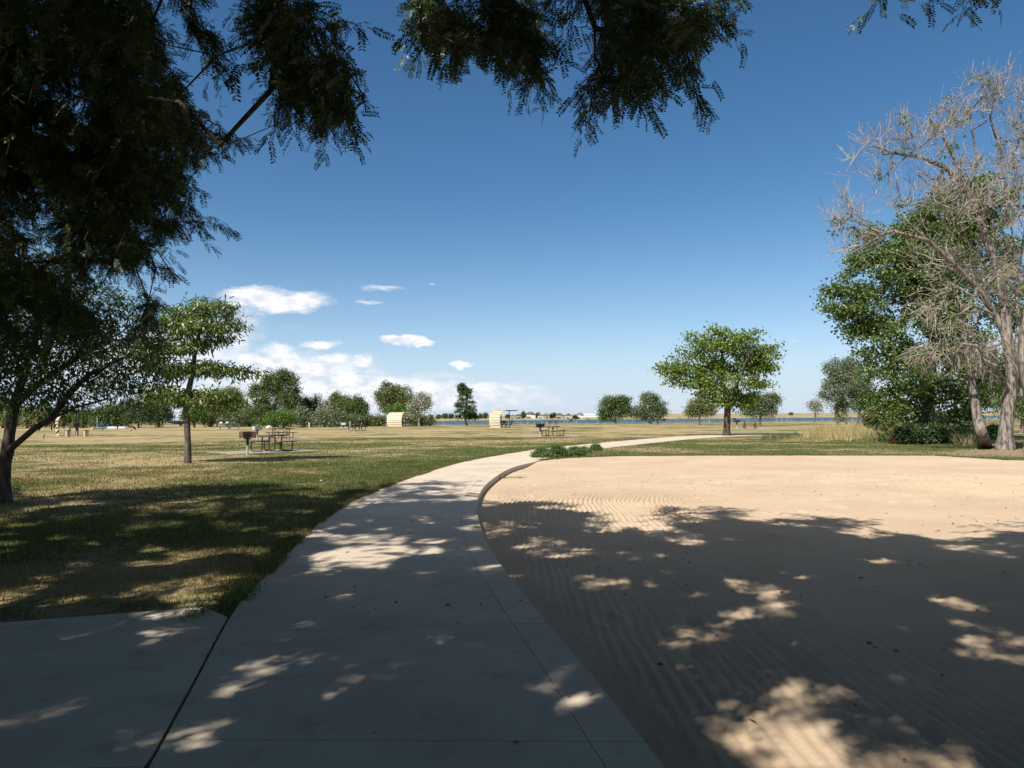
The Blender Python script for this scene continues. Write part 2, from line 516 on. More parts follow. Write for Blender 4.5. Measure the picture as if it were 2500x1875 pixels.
def watermat():
    m, h = newmat('lake_water')
    t = h.new('ShaderNodeTexCoord'); ob = t.outputs['Object']
    mp = h.new('ShaderNodeMapping'); mp.inputs['Scale'].default_value = (.35, 1, 1); h.link(ob, mp.inputs[0])
    a = h.noise(mp.outputs[0], .05, 5, .65).outputs['Fac']
    p = h.new('ShaderNodeBsdfPrincipled')
    h.link(h.mix(h.ss(a, .35, .65), (.035, .088, .125, 1), (.055, .12, .165, 1)), p.inputs['Base Color'])
    p.inputs['Roughness'].default_value = .45
    p.inputs['Specular IOR Level'].default_value = .25
    b = h.new('ShaderNodeBump'); b.inputs['Strength'].default_value = 1; b.inputs['Distance'].default_value = .4
    h.link(h.noise(ob, .6, 4).outputs['Fac'], b.inputs['Height']); h.link(b.outputs[0], p.inputs['Normal'])
    fin(h, p.outputs[0])
    return m
M['terrain'], M['sand'], M['conc'], M['water'] = terrainmat(), sandmat(), concmat(), watermat()

# ------------------------------------------------------------------ ground
PR = np.array([(1.75, -3.0), (1.30, 0.5), (.92, 2.2), (.67, 3.3), (.5, 4.3), (.06, 6.7), (-.3, 9.0), (-.57, 11.9), (-.66, 13.9), (-.6, 17.2),
               (-.1, 22.0), (.8, 25.5), (2.6, 31.5), (6.0, 38.5), (12.9, 50.0), (19.5, 57.0), (28, 62.5), (44, 66)])
PL = np.array([(-.35, -3.0), (-.90, 0.3), (-1.35, 2.0), (-1.63, 3.35), (-1.85, 4.3), (-2.33, 6.4), (-2.6, 8.5), (-2.95, 11.7), (-2.97, 14.2), (-2.75, 17.6),
               (-2.1, 23.2), (-1.2, 27.6), (1.0, 34.5), (4.4, 41.5), (11.6, 53.5), (18.6, 60.2), (27.5, 65.2), (44, 68.8)])
PRs, PLs = crom(PR, 8), crom(PL, 8)
PATH_POLY = np.vstack([PLs, PRs[::-1]])
SAND = np.vstack([PRs[8:8 * 11 + 1], [(1.0, 26.2), (2.2, 27.6), (4.2, 28.6), (8, 28.5), (12, 28.0), (15.6, 27.4), (16.4, 24.6), (18.5, 22.6), (30, 21.5), (30, -1.5), (3, -1.5)]])
SAND_LOW = np.vstack([PRs[8:8 * 11 + 1] - np.array([1.2, 0]), SAND[8 * 10 + 1:]])
LAKE = [(-18, 152), (0, 157), (55, 165), (110, 196), (170, 225), (400, 330), (900, 500), (3000, 900), (3000, 2200), (1500, 1900), (700, 1250), (350, 1010), (150, 930), (0, 900),
        (-130, 880), (-260, 900), (-300, 800), (-150, 500), (-60, 250)]
WZ = -2.9

def zterr(x, y):
    z = 0.05 * (fbm(x / 7, y / 7, 3) - .5) * sstep(np.hypot(x, y - 10), 12, 30)
    s = sdist(x, y, SAND_LOW)
    z = z * (1 - sstep(pdist(x, y, PATH_POLY), 2.0, 0.5)) * (1 - inside(x, y, PATH_POLY)) - 0.30 * sstep(s, .25, 1.1)
    l = sdist(x, y, LAKE)
    r = np.hypot(x, y)
    far = sstep(y - .1 * np.abs(x), 600, 880) * (l < 0)
    zl = np.where(l > -1, -6 * sstep(l, 0, 14), 0)
    zf = -2.75 + 2.0 * sstep(-l, 5, 40) + 9.0 * sstep(-l, 100, 1600) * (0.6 + .8 * fbm(x / 900, y / 900, 9)) * sstep(x, -500, 500)
    z = z + zl
    z = np.where(far > 0, z * (1 - far) + far * zf, z)
    return z

ang = np.concatenate([np.radians(np.arange(-50, 50.01, .3)), np.radians(np.arange(54, 307, 4.0))])
rad = [0.4]
while rad[-1] < 12000: rad.append(rad[-1] * 1.02 + .01)
rad = np.array(rad)
AA, RR = np.meshgrid(ang, rad)
X, Y = RR * np.sin(AA), RR * np.cos(AA)
Z = zterr(X.ravel(), Y.ravel())
V = np.stack([X.ravel(), Y.ravel(), Z], 1)
na, nr = len(ang), len(rad)
i0 = np.arange(nr - 1)[:, None] * na + np.arange(na)[None]
i1 = np.arange(nr - 1)[:, None] * na + (np.arange(na)[None] + 1) % na
quads = np.stack([i0, i1, i1 + na, i0 + na], 2).reshape(-1, 4)[:, ::-1]
cen = len(V)
V = np.vstack([V, [(0, 0, -.0)]])
tris = np.stack([np.full(na, cen), (np.arange(na) + 1) % na, np.arange(na)], 1)
me = mesh_np('terrain', V, [quads, tris], M['terrain'], True)

def soil_at(x, y): return 1.15 * np.exp(-((x - 21.8) / 5.2) ** 2 - ((y - 28.6) / 3.6) ** 2)
def dry_at(x, y):
    """how dry the lawn is, 0 green .. 1 straw"""
    d = 0.52 + 0 * x
    d += .20 * sstep(y, 42, 62) * sstep(y + x * .35, 150, 110) - .05
    d += .16 * sstep(y, 14, 11) * sstep(x, -2, -3.5)
    d -= .22 * np.exp(-((y - 25) / 9) ** 2) * sstep(x, -14, -6)
    d -= .26 * np.exp(-((x - 10) / 11) ** 2 - ((y - 37) / 9) ** 2)
    d += .28 * np.exp(-((x + 4.6) / 3.0) ** 2 - ((y - 7.5) / 1.6) ** 2)
    d += .10 * np.exp(-((x + 9) / 6) ** 2 - ((y - 15) / 3) ** 2)
    d -= .38 * np.exp(-(pdist(x, y, PLs, False) / 3.2) ** 2) * sstep(y, 13, 19) * sstep(y, 60, 40)
    d += .3 * sstep(y, 500, 800)
    d += .25 * sstep(-x + 10, 40, 60) * sstep(y, 100, 125)
    d += (fbm(x / 3.1, y / 2.2, 21) - .5) * .9 + (fbm(x / 14, y / 7, 22) - .5) * 1.0
    return d
dr = dry_at(V[:, 0], V[:, 1])
dt = soil_at(V[:, 0], V[:, 1])
dt += .75 * sstep(np.abs(sdist(V[:, 0], V[:, 1], LAKE) + 4), 7, 2) * (V[:, 1] > 150)
dt += .8 * np.exp(-((V[:, 0] + 62) / 10) ** 2 - ((V[:, 1] - 132) / 7) ** 2)
dt += 1.0 * np.exp(-(pdist(V[:, 0], V[:, 1], PATH_POLY) / .12) ** 2) * (V[:, 1] < 30) * .5
dt += .8 * np.exp(-((V[:, 1] - 46 - .3 * (V[:, 0] - 30)) / 1.3) ** 2) * sstep(V[:, 0], 27, 30)
for nm, arr in (('dry', dr), ('dirt', dt)):
    at_ = me.attributes.new(nm, 'FLOAT', 'POINT')
    at_.data.foreach_set('value', np.ascontiguousarray(arr, np.float32))
tag(link('terrain', me), kind='structure')

# lake
lv = [(x, y, WZ) for x, y in [(-20, 150), (700, 150), (4000, 500), (4000, 3000), (-700, 3000), (-700, 700), (-160, 480)]]
me = mesh_np('water', lv, [np.arange(7)[None]], M['water'])
tag(link('water', me), kind='structure')

# sand with raked furrows as real relief
sa = np.concatenate([np.radians(np.arange(-9, 38, .075)), np.radians(np.arange(38, 96, 1.2))])
sr = np.concatenate([np.arange(1.2, 12, .05), np.arange(12, 24, .032), np.arange(24, 38, .09)])
AA, RR = np.meshgrid(sa, sr)
x, y = (RR * np.sin(AA)).ravel(), (RR * np.cos(AA)).ravel()
s = sdist(x, y, SAND)
dpath = pdist(x, y, PRs, False)
wob = (fbm(x * .7, y * .45, 5) - .5)
# a drag rake pulled straight away from the path corner, then swung round to the right
ph = np.where(y < 14, x, 6.6 - np.hypot(x - 6.6, y - 14)) + .22 * wob + .05 * (fbm(x * 2.5, y * 1.2, 6) - .5)
kk = 2 * math.pi / .092
lane = np.floor((ph + 1) / 1.45)                        # each pass of the rake has its own depth
wave = np.cos(ph * kk + lane * 1.7) + .10 * np.cos(ph * kk * .5 + lane)
smooth_in = 1 - .93 * sstep(ph, 2.6, 4.0) * sstep(y, 8.5, 12)
amp = .0045 * (1 + 1.6 * sstep(y, 10, 14)) * smooth_in * sstep(dpath, .2, .55) * (1 - sstep(y, 20, 24)) * (.25 + 1.3 * fbm(x * .45, y * .3, 8)) * (.75 + .5 * vnoise(lane * 3.7, lane * 0, 9))
z = amp * wave + .022 * (fbm(x * 1.1, y * 1.1, 31) - .5) + .012 * (fbm(x * 6, y * 6, 33) - .5) + .006 * (vnoise(x * 24, y * 24, 35) - .5)
# scuffed footprints here and there
rgs = np.random.default_rng(36)
for cxp, cyp in zip(rgs.uniform(0, 9, 60), rgs.uniform(3, 20, 60)):
    if cxp > .75 * cyp: continue
    m = (np.abs(x - cxp) < .5) & (np.abs(y - cyp) < .5)
    q2 = ((x[m] - cxp) / .075) ** 2 + ((y[m] - cyp) / .15) ** 2
    z[m] += -.018 * np.exp(-q2) + .010 * np.exp(-((np.sqrt(q2) - 1.7) / .5) ** 2)
edge = 1 - sstep(dpath, 0, .35)
base = -.10 - .015 * edge + .115 * sstep(pdist(x, y, SAND[8 * 10 + 1:], False), 2.6, .1) * sstep(y, 20, 24)
z = z * sstep(s, 0, .3) + base
z = np.maximum(z, -.26)
ns, nrr = len(sa), len(sr)
i0 = (np.arange(nrr - 1)[:, None] * ns + np.arange(ns - 1)[None])
q = np.stack([i0, i0 + 1, i0 + 1 + ns, i0 + ns], 2).reshape(-1, 4)[:, ::-1]
keep = (s[q].min(1) > -.28)
# extend under the path by .25 m only on the path side, feather the outer rim elsewhere
rim = pdist(x, y, SAND[8 * 10 + 1:], False)
jag = .22 * (fbm(x * 2.2, y * 2.2, 41) - .5) + .12 * (vnoise(x * 9, y * 9, 43) - .5)
ok = (s + jag > 0) | ((rim > .4) & (s > -.25))
keep &= ok[q].all(1)
q = q[keep]
used = np.unique(q); rem = np.full(len(x), -1); rem[used] = np.arange(len(used))
me = mesh_np('sand_ground', np.stack([x, y, z], 1)[used], [rem[q]], M['sand'], True)
tag(link('sand_ground', me), kind='structure')

# concrete path: real slabs with joints and an edging band on the sand side
def arclen(P): return np.concatenate([[0], np.cumsum(np.linalg.norm(np.diff(P, axis=0), axis=1))])
NST = 900
def resamp(P, n):
    L = arclen(P); t = np.linspace(0, L[-1], n)
    return np.stack([np.interp(t, L, P[:, i]) for i in range(2)], 1)
# pair the two edges by matching span parameter (both were built span by span)
EL, ER = PLs, PRs
mid = (EL + ER) / 2
ML = arclen(mid)
def edge_at(sv):
    i = [np.interp(sv, ML, E[:, c]) for E in (EL, ER) for c in (0, 1)]
    return np.stack(i[:2], -1), np.stack(i[2:], -1)
s_first = np.interp(3.62, mid[:, 1], ML)
def slab_strip(mb, s0, s1, f0, f1, z1, zb=-.22, bev=.006):
    n = max(2, int((s1 - s0) / .3) + 1)
    sv = np.linspace(s0, s1, n)
    l, r = edge_at(sv)
    wd = np.linalg.norm(r - l, axis=1)[:, None]
    u = (r - l) / wd
    a = l + u * (f0(wd)); b = l + u * (f1(wd))
    rows = []
    for (p, off, zz) in ((a, 0, zb), (a, 0, z1 - bev), (a, bev, z1), (b, -bev, z1), (b, 0, z1 - bev), (b, 0, zb)):
        rows.append(np.column_stack([p + u * off, np.full(n, zz)]))
    V = np.vstack(rows)
    Fc = []
    for r_ in range(5):
        for i in range(n - 1):
            Fc.append((r_ * n + i, r_ * n + i + 1, (r_ + 1) * n + i + 1, (r_ + 1) * n + i))
    Fc.append(tuple(r_ * n for r_ in range(6))); Fc.append(tuple(r_ * n + n - 1 for r_ in range(5, -1, -1)))
    mb.add(V, Fc)
mbp = MB()
step = 1.95
s = s_first - 3 * step
while s < ML[-1] - .1:
    e = min(s + step, ML[-1])
    if s >= 0:
        slab_strip(mbp, s + .006, e - .006, lambda w: 0 * w, lambda w: w - .2625, .018, bev=.003)
        slab_strip(mbp, s + .006, e - .006, lambda w: w - .26, lambda w: w, .019, bev=.003)
    s = e
mbp.build('path', M['conc']); tag(bpy.data.objects['path'], kind='structure')

def slab(mb, poly, z1, zb=-.2):
    n = len(poly)
    V = [(p[0], p[1], zb) for p in poly] + [(p[0], p[1], z1) for p in poly]
    mb.add(V, [tuple(range(n, 2 * n)), tuple(range(n - 1, -1, -1))] + [(i, (i + 1) % n, n + (i + 1) % n, n + i) for i in range(n)])
side = MB()
ple = PLs[(PLs[:, 1] < 6.25)] - np.array([.022, 0])
SIDE_A = [(-9, 4.45), (-6, 5.2), (-4, 5.72), (-2.55, 6.16)] + [tuple(p) for p in ple[::-1] if 3.40 < p[1] < 6.1] + [(-1.668, 3.385), (-9, 3.0)]
SIDE_B = [(-9, 2.985), (-1.664, 3.37)] + [tuple(p) for p in ple[::-1] if p[1] < 3.35] + [(-9, -3)]
for P in (SIDE_A, SIDE_B): slab(side, P[::-1], .017)
side.build('pavement', M['conc']); tag(bpy.data.objects['pavement'], kind='structure')
PADS = []
def pad(poly, nm='pavement'):
    b = MB(); slab(b, poly, .03); o = b.build(nm, M['pad']); tag(o, kind='structure'); PADS.append(poly)

# ------------------------------------------------------------------ trees
def inst(tv, tf, P, Xd, Zn, S):
    """instances of a template; tv (k,3), tf list of arrays"""
    Xd = Xd / (np.linalg.norm(Xd, axis=1)[:, None] + 1e-9)
    Yd = np.cross(Zn, Xd); Yd /= np.linalg.norm(Yd, axis=1)[:, None] + 1e-9
    Zd = np.cross(Xd, Yd)
    R = np.stack([Xd, Yd, Zd], 1)                        # (n,3,3) rows
    V = np.einsum('kc,ncd->nkd', tv, R) * S[:, None, None] + P[:, None, :]
    n, k = len(P), len(tv)
    off = (np.arange(n) * k)[:, None, None]
    Fs = [(f[None] + off).reshape(-1, f.shape[1]) for f in tf]
    return V.reshape(-1, 3), Fs
def join(parts):
    Vs, Fs, n = [], {}, 0
    for V, F_ in parts:
        if len(V) == 0: continue
        for f in F_:
            if len(f): Fs.setdefault(f.shape[1], []).append(f + n)
        Vs.append(V); n += len(V)
    return np.vstack(Vs), [np.vstack(v) for v in Fs.values()]

def compound_template(npair, llen, lw, seed=0, droop=.25, rach=.007):
    rg = np.random.default_rng(seed)
    V, Q = [], []
    def z(t): return -droop * t * t
    ts = np.linspace(0, 1, 5)
    for t in ts: V += [(t, -rach, z(t)), (t, rach, z(t))]
    for i in range(4): Q.append((2 * i, 2 * i + 2, 2 * i + 3, 2 * i + 1))
    for i in range(npair):
        t = .16 + .8 * i / max(1, npair - 1)
        for sgn in (-1, 1):
            a = math.radians(rg.uniform(50, 68)); L = llen * rg.uniform(.85, 1.12) * (1 - .35 * abs(t - .5) ** 2 * 4 * .6)
            w = lw * rg.uniform(.85, 1.1)
            b = np.array([t + rg.uniform(-.01, .01), sgn * .008, z(t)])
            d = np.array([math.cos(a), sgn * math.sin(a), rg.uniform(-.35, .05)])
            pz = np.array([-math.sin(a), sgn * math.cos(a), rg.uniform(-.4, .4)])
            n0 = len(V)
            V += [tuple(b), tuple(b + d * L * .45 + pz * w), tuple(b + d * L), tuple(b + d * L * .45 - pz * w)]
            Q.append((n0, n0 + 1, n0 + 2, n0 + 3))
    return np.array(V), [np.array(Q)]
T_HI = [compound_template(9, .22, .042, s) for s in range(4)]
T_MED = [compound_template(5, .29, .10, s + 9, .25, .008) for s in range(3)]
T_STRIP = (np.array([(0, 0, 0), (.35, -.13, -.02), (.35, .13, -.02), (.75, -.12, -.14), (.75, .12, -.14), (1.05, 0, -.3)]),
           [np.array([(1, 3, 4, 2)]), np.array([(0, 1, 2), (3, 5, 4)])])
T_LEAF = (np.array([(0, 0, 0), (.5, -.34, .07), (1.0, 0, -.06), (.5, .34, .07)]), [np.array([(0, 1, 2), (0, 2, 3)])])
T_NARROW = (np.array([(0, 0, 0), (.5, -.14, .03), (1.0, 0, -.12), (.5, .14, .03)]), [np.array([(0, 1, 2), (0, 2, 3)])])

def skeleton(init, targets, seg=.5, zmin=0.0, sag=0.0, rng=None, order=None):
    """init: list of polylines; the first is the trunk, later ones start on an earlier one. Returns pos, parent, tip index per target."""
    cap = 2000 + sum(len(p) for p in init) + len(targets) * 9
    P = np.zeros((cap, 3)); D = np.zeros((cap, 3)); par = np.full(cap, -1); okb = np.zeros(cap, bool)
    n = 0
    for k, pl in enumerate(init):
        pl = np.asarray(pl, float)
        if k == 0: prev = -1; st = 0
        else:
            prev = int(np.argmin(((P[:n] - pl[0]) ** 2).sum(1))); st = 1
        for i in range(st, len(pl)):
            P[n] = pl[i]; par[n] = prev
            D[n] = (pl[i] - P[prev]) if prev >= 0 else (pl[min(1, len(pl) - 1)] - pl[0])
            okb[n] = pl[i][2] >= zmin
            prev = n; n += 1
    nn = np.linalg.norm(D[:n], axis=1)[:, None]; D[:n] /= nn + 1e-9
    if not okb[:n].any(): okb[n - 1] = True
    ref = P[:n][okb[:n]]
    targets = np.asarray(targets)
    d0 = np.array([((ref - t) ** 2).sum(1).min() for t in targets]) if len(targets) else []
    tips = np.zeros(len(targets), int)
    for ti in np.argsort(d0):
        t = targets[ti]
        q = t - P[:n]; ds = np.sqrt((q * q).sum(1)) + 1e-6
        cosv = (q * D[:n]).sum(1) / ds
        cost = ds * (1.4 - .4 * cosv) + np.where(okb[:n], 0, 1e6)
        j = int(np.argmin(cost)); L = ds[j]
        m = int(min(7, max(1, round(L / seg))))
        c = P[j] + (D[j] * .6 + np.array([0, 0, .25])) * L * .45
        if rng is not None: c = c + rng.normal(0, .06, 3) * L
        prev = j
        for i in range(1, m + 1):
            s = i / m
            pt = (1 - s) ** 2 * P[j] + 2 * s * (1 - s) * c + s * s * t
            if i < m: pt = pt - np.array([0, 0, sag * L * s * (1 - s)])
            if rng is not None and i < m: pt = pt + rng.normal(0, .03, 3) * L
            P[n] = pt; par[n] = prev; dd = pt - P[prev]; D[n] = dd / (np.linalg.norm(dd) + 1e-9); okb[n] = True
            prev = n; n += 1
        tips[ti] = prev
    return P[:n], par[:n], D[:n], tips

def radii(par, rtip, expo, rmax=None, base=None):
    n = len(par); cnt = np.zeros(n)
    haschild = np.zeros(n, bool)
    haschild[par[par >= 0]] = True
    cnt[~haschild] = 1
    for i in range(n - 1, -1, -1):
        if par[i] >= 0: cnt[par[i]] += cnt[i]
    r = rtip * cnt ** expo
    if base: r = r * 1.0; r = rtip + (r - rtip) * (base - rtip) / max(1e-6, (r.max() - rtip))
    return r

def tubes(P, par, D, R, k=6, rmin=0):
    """frustum per edge; the thickest child continues its parent's ring"""
    n = len(P)
    best = np.full(n, -1)
    for i in np.argsort(R):
        if par[i] >= 0: best[par[i]] = i
    Dn = D.copy()
    has = best >= 0
    Dn[has] = D[has] + D[best[has]]; Dn /= np.linalg.norm(Dn, axis=1)[:, None] + 1e-9
    ref = np.array([.42, .86, .29])
    def frame(d):
        u = np.cross(d, ref); u /= np.linalg.norm(u, axis=1)[:, None] + 1e-9
        return u, np.cross(d, u)
    a = 2 * np.pi * np.arange(k) / k
    def ring(p, d, r):
        u, w = frame(d)
        return p[:, None] + r[:, None, None] * (np.cos(a)[None, :, None] * u[:, None] + np.sin(a)[None, :, None] * w[:, None])
    idx = np.where((par >= 0) & (R >= rmin))[0]
    pp = par[idx]
    cont = best[pp] == idx
    r0_ = np.where(cont, R[pp], np.minimum(R[pp], R[idx] * 1.25))
    d0_ = np.where(cont[:, None], Dn[pp], D[idx])
    A = ring(P[pp], d0_, r0_); B = ring(P[idx], Dn[idx], R[idx])
    V = np.concatenate([A, B], 1).reshape(-1, 3)
    o = (np.arange(len(idx)) * 2 * k)[:, None, None]
    j = np.arange(k); q = np.stack([j, (j + 1) % k, k + (j + 1) % k, k + j], 1)
    return V, [(q[None] + o).reshape(-1, 4)]

def lobe_pts(lobes, n, rng, shell=.5):
    """lobes: (center(3), radii(3), weight)"""
    w = np.array([l[2] for l in lobes], float); w /= w.sum()
    ch = rng.choice(len(lobes), n, p=w)
    C = np.array([l[0] for l in lobes])[ch]; Rr = np.array([l[1] for l in lobes])[ch]
    d = rng.normal(size=(n, 3)); d /= np.linalg.norm(d, axis=1)[:, None]
    r = shell + (1 - shell) * rng.random(n) ** .6
    return C + d * Rr * r[:, None], d

def leaves_at(T, outd, n, size, sig, tmpl, rng, droop=.3, flat=.5):
    """n leaves round every target point"""
    N_ = len(T) * n
    c = np.repeat(T, n, 0) + rng.normal(size=(N_, 3)) * np.asarray(sig)
    o = np.repeat(outd, n, 0)
    zn = rng.normal(size=(N_, 3)) * .7 + o * .5 + np.array([0, 0, flat])
    zn /= np.linalg.norm(zn, axis=1)[:, None] + 1e-9
    xd = rng.normal(size=(N_, 3)) * .8 + o * .6 + np.array([0, 0, -droop])
    xd -= (xd * zn).sum(1)[:, None] * zn * .7
    S = size * rng.uniform(.65, 1.25, N_)
    return inst(tmpl[0], tmpl[1], c, xd, zn, S)

def px_lobes(L, Yd, depth_k=.9, rng=None, rim=0):
    """lobes given in the 2212 px view at depth Yd: (x, y, rx, ry[, weight[, dy]])"""
    out = []
    s = K * Yd / F
    for l in L:
        x, y, rx, ry = l[:4]; w = l[4] if len(l) > 4 else rx * ry / 400.0
        dy = l[5] if len(l) > 5 else (rng.uniform(-.35, .35) * rx * s if rng is not None else 0)
        out.append((atd(x, y, Yd + dy), np.array([rx * s, max(rx, ry) * s * depth_k * .8, ry * s]), w))
        if rim and rng is not None:
            for _ in range(rim):
                a = rng.uniform(-.4, math.pi + .4); f = rng.uniform(.22, .5)
                out.append((atd(x + rx * .95 * math.cos(a), y - ry * .95 * math.sin(a), Yd + dy), np.array([rx, rx * .8, ry]) * s * f * np.array([1, 1, 1.2]), w * f * f * 1.6))
    return out

def make_tree(name, label, cat, base, lobes, ntar, nleaf, lsize, sig, leaf, bark, tr, seed, trunk=None, tmpl=T_LEAF, rtip=.012, expo=.5,
              shell=.45, seg=.6, zfrac=.35, droop=.3, flat=.5, extra=None, k=6, sag=0.0, group=None, limbs=(), extra_lobes=None):
    rng = np.random.default_rng(seed)
    base = np.asarray(base, float)
    T, od = lobe_pts(lobes, ntar, rng, shell)
    zt = T[:, 2]
    gz_ = base[2] + .004
    T = T[zt > gz_]; od = od[zt > gz_]
    top = T[:, 2].max()
    if trunk is None:
        cm = np.mean([l[0] for l in lobes], 0)
        hh = base[2] + (top - base[2]) * .72
        bend = rng.normal(0, .03, 3) * (top - base[2])
        pts = [base + (np.array([cm[0], cm[1], hh]) - base) * t * np.array([t ** .6, t ** .6, 1]) + bend * math.sin(t * 5) for t in np.linspace(0, 1, 9)]
        trunk = pts
    init = [trunk] + list(limbs)
    zmin = base[2] + (top - base[2]) * zfrac
    P, par, D, tips = skeleton(init, T, seg, zmin, sag, rng)
    R = radii(par, rtip, expo, base=tr)
    # flare at the foot
    R[0] *= 1.35
    root = thing(name, label, cat, base, group=group)
    V, Fq = tubes(P, par, D, R, k)
    o = link('trunk', mesh_np('trunk', V - base, Fq, bark, True), root)
    parts = [leaves_at(T, od, nleaf, lsize, sig, tmpl, rng, droop, flat)]
    if extra: parts += extra(P, par, D, T, rng)
    V, Fq = join(parts)
    link('crown', mesh_np('crown', V - base, Fq, leaf), root)
    return root

# ---- the shade and the locust canopy over the camera
SHADE = [(-30, 1062), (120, 1076), (250, 1056), (420, 1052), (600, 1066), (760, 1072), (830, 1064), (1030, 1064), (1060, 1072), (1190, 1078), (1290, 1110), (1420, 1150),
         (1460, 1128), (1600, 1110), (1750, 1114), (1900, 1138), (2010, 1160), (2120, 1165), (2160, 1146), (2240, 1138)]
shade_w = [tuple(gd(x, y)[:2]) for x, y in SHADE]
SHADE_POLY = shade_w + [(12.5, 10.5), (17, 8), (17, -4), (9, -8), (-14, -8), (-17, 6)]  # stretched out of view, behind and right; extra crown added to darken the shade
# sun flecks that stay open: display x, y, rx, ry
GAPS = [(1700, 1575, 200, 80), (1600, 1500, 40, 26), (1200, 1490, 75, 26), (1640, 1300, 80, 14), (1500, 1265, 40, 10), (1930, 1430, 60, 22), (2150, 1355, 45, 14),
        (820, 1225, 40, 6), (760, 1290, 50, 8), (740, 1240, 30, 6), (700, 1505, 80, 13), (790, 1470, 40, 9), (460, 1570, 40, 16), (120, 1545, 130, 20), (60, 1500, 70, 14),
        (200, 1370, 70, 9), (380, 1360, 50, 6), (820, 1555, 25, 8), (2110, 1545, 55, 16), (1460, 1415, 70, 18), (1620, 1420, 40, 16), (940, 1170, 70, 8),
        (2160, 1285, 50, 10), (1340, 1235, 60, 8), (1270, 1340, 40, 10), (1250, 1440, 60, 14), (1080, 1410, 40, 10), (150, 1290, 120, 12), (420, 1290, 60, 8), (1750, 1210, 60, 6)]
gaps_w = []
for (x, y, rx, ry) in GAPS:
    a, b = gd(x - rx, y), gd(x + rx, y); c, d = gd(x, y - ry), gd(x, y + ry)
    gaps_w.append(((a[0] + b[0]) / 2, (c[1] + d[1]) / 2, (b[0] - a[0]) / 2, (c[1] - d[1]) / 2))

REG = {
 'one': [(490, -40), (735, -40), (800, 95), (770, 130), (800, 190), (845, 255), (828, 270), (745, 285), (755, 310), (690, 325), (655, 258), (612, 305), (552, 270), (582, 190), (512, 125)],
 'two': [(825, -40), (1200, -40), (1212, 140), (1218, 195), (1172, 215), (1080, 158), (1050, 188), (960, 158), (900, 150), (842, 180), (832, 110), (862, 30)],
 'three': [(1180, -40), (1612, -40), (1598, 55), (1552, 92), (1556, 172), (1522, 258), (1482, 245), (1458, 195), (1400, 262), (1335, 235), (1290, 285), (1246, 315), (1232, 240), (1238, 170), (1262, 110), (1200, 85)],
 'left': [(-80, -60), (345, -60), (345, 20), (375, 90), (405, 150), (430, 200), (450, 220), (540, 280), (525, 365), (440, 365), (420, 400), (515, 495), (500, 545), (400, 560), (420, 610), (505, 650), (500, 690), (440, 705), (370, 730), (330, 760), (200, 770), (-80, 800)],
 'hang': [(350, -50), (425, -50), (430, 55), (478, 100), (496, 190), (465, 190), (420, 120), (385, 50)],
 'tipa': [(1893, -60), (2003, -60), (1990, 25), (1960, 36), (1900, 30)],
 'tipb': [(2076, -60), (2142, -60), (2136, 18), (2086, 10)],
}
def in_frame(q, m=50, wid=0.0):
    m = np.maximum(m, wid * F / K / np.maximum(q[:, 2], .1))
    return (q[:, 2] > .1) & (q[:, 0] > -m) & (q[:, 0] < 2212 + m) & (q[:, 1] > -m) & (q[:, 1] < 1659 + m)
def in_regs(q):
    r = np.zeros(len(q), bool)
    for P in REG.values(): r |= inside(q[:, 0], q[:, 1], P) & (pdist(q[:, 0], q[:, 1], P) > 30)
    return r
def fleck(gx, gy):
    return .22 * fbm(gx * .9 + .4 * gy, gy * .7, 52, 2) + .78 * fbm(gx * 2.3 + .8 * gy, gy * 1.7 - .3 * gx, 53, 2)
_r = np.random.default_rng(8)
FQ = np.sort(fleck(_r.uniform(-12, 12, 40000), _r.uniform(2, 17, 40000)))
def sun_open(p, seed):
    """True for leaves that stand in the way of a sun fleck: their shadow would fall in one of the open spots"""
    gx = p[:, 0] - SUN_TO[0] / SUN_TO[2] * p[:, 2]; gy = p[:, 1] - SUN_TO[1] / SUN_TO[2] * p[:, 2]
    o = np.zeros(len(p), bool)
    jx, jy = .16 * (fbm(gx * 3, gy * 2.4, 57) - .5) * 2, .2 * (fbm(gx * 3, gy * 2.4, 58) - .5) * 2
    rn = np.random.default_rng(3).normal(size=len(p))
    for gi, (cx, cy, rx, ry) in enumerate(gaps_w):
        kf = 1.0 if gi == 0 else .6
        o |= (((gx + jx - cx) / (rx * kf)) ** 2 + ((gy + jy - cy) / (ry * kf)) ** 2) < 1 + .5 * rn
    n = fleck(gx, gy) + .028 * rn
    t = np.full(len(p), .12)                     # share of the ground left open, by place
    def zone(x0, x1, y0, y1, v, w=.5):
        k = sstep(gx, x0 - w, x0 + w) * sstep(gx, x1 + w, x1 - w) * sstep(gy, y0 - w, y0 + w) * sstep(gy, y1 + w, y1 - w)
        return t * (1 - k) + v * k
    t = zone(-20, -2.5, 6.0, 20, .33)
    t = zone(-2.8, -.5, 7.5, 15.5, .30)
    t = zone(-.4, 2.4, 5.0, 15, .31)
    t = zone(2.6, 12, 6.5, 14, .18)
    t = zone(-2.2, .6, 2.5, 6.5, .13)
    t = zone(-6, -2.2, 2.5, 6.0, .15)
    d = pdist(gx, gy, shade_w, False)
    t = t + .20 * sstep(d, 1.0, .1)
    return o | (n > np.interp(1 - t, np.linspace(0, 1, len(FQ)), FQ))
rng = np.random.default_rng(77)
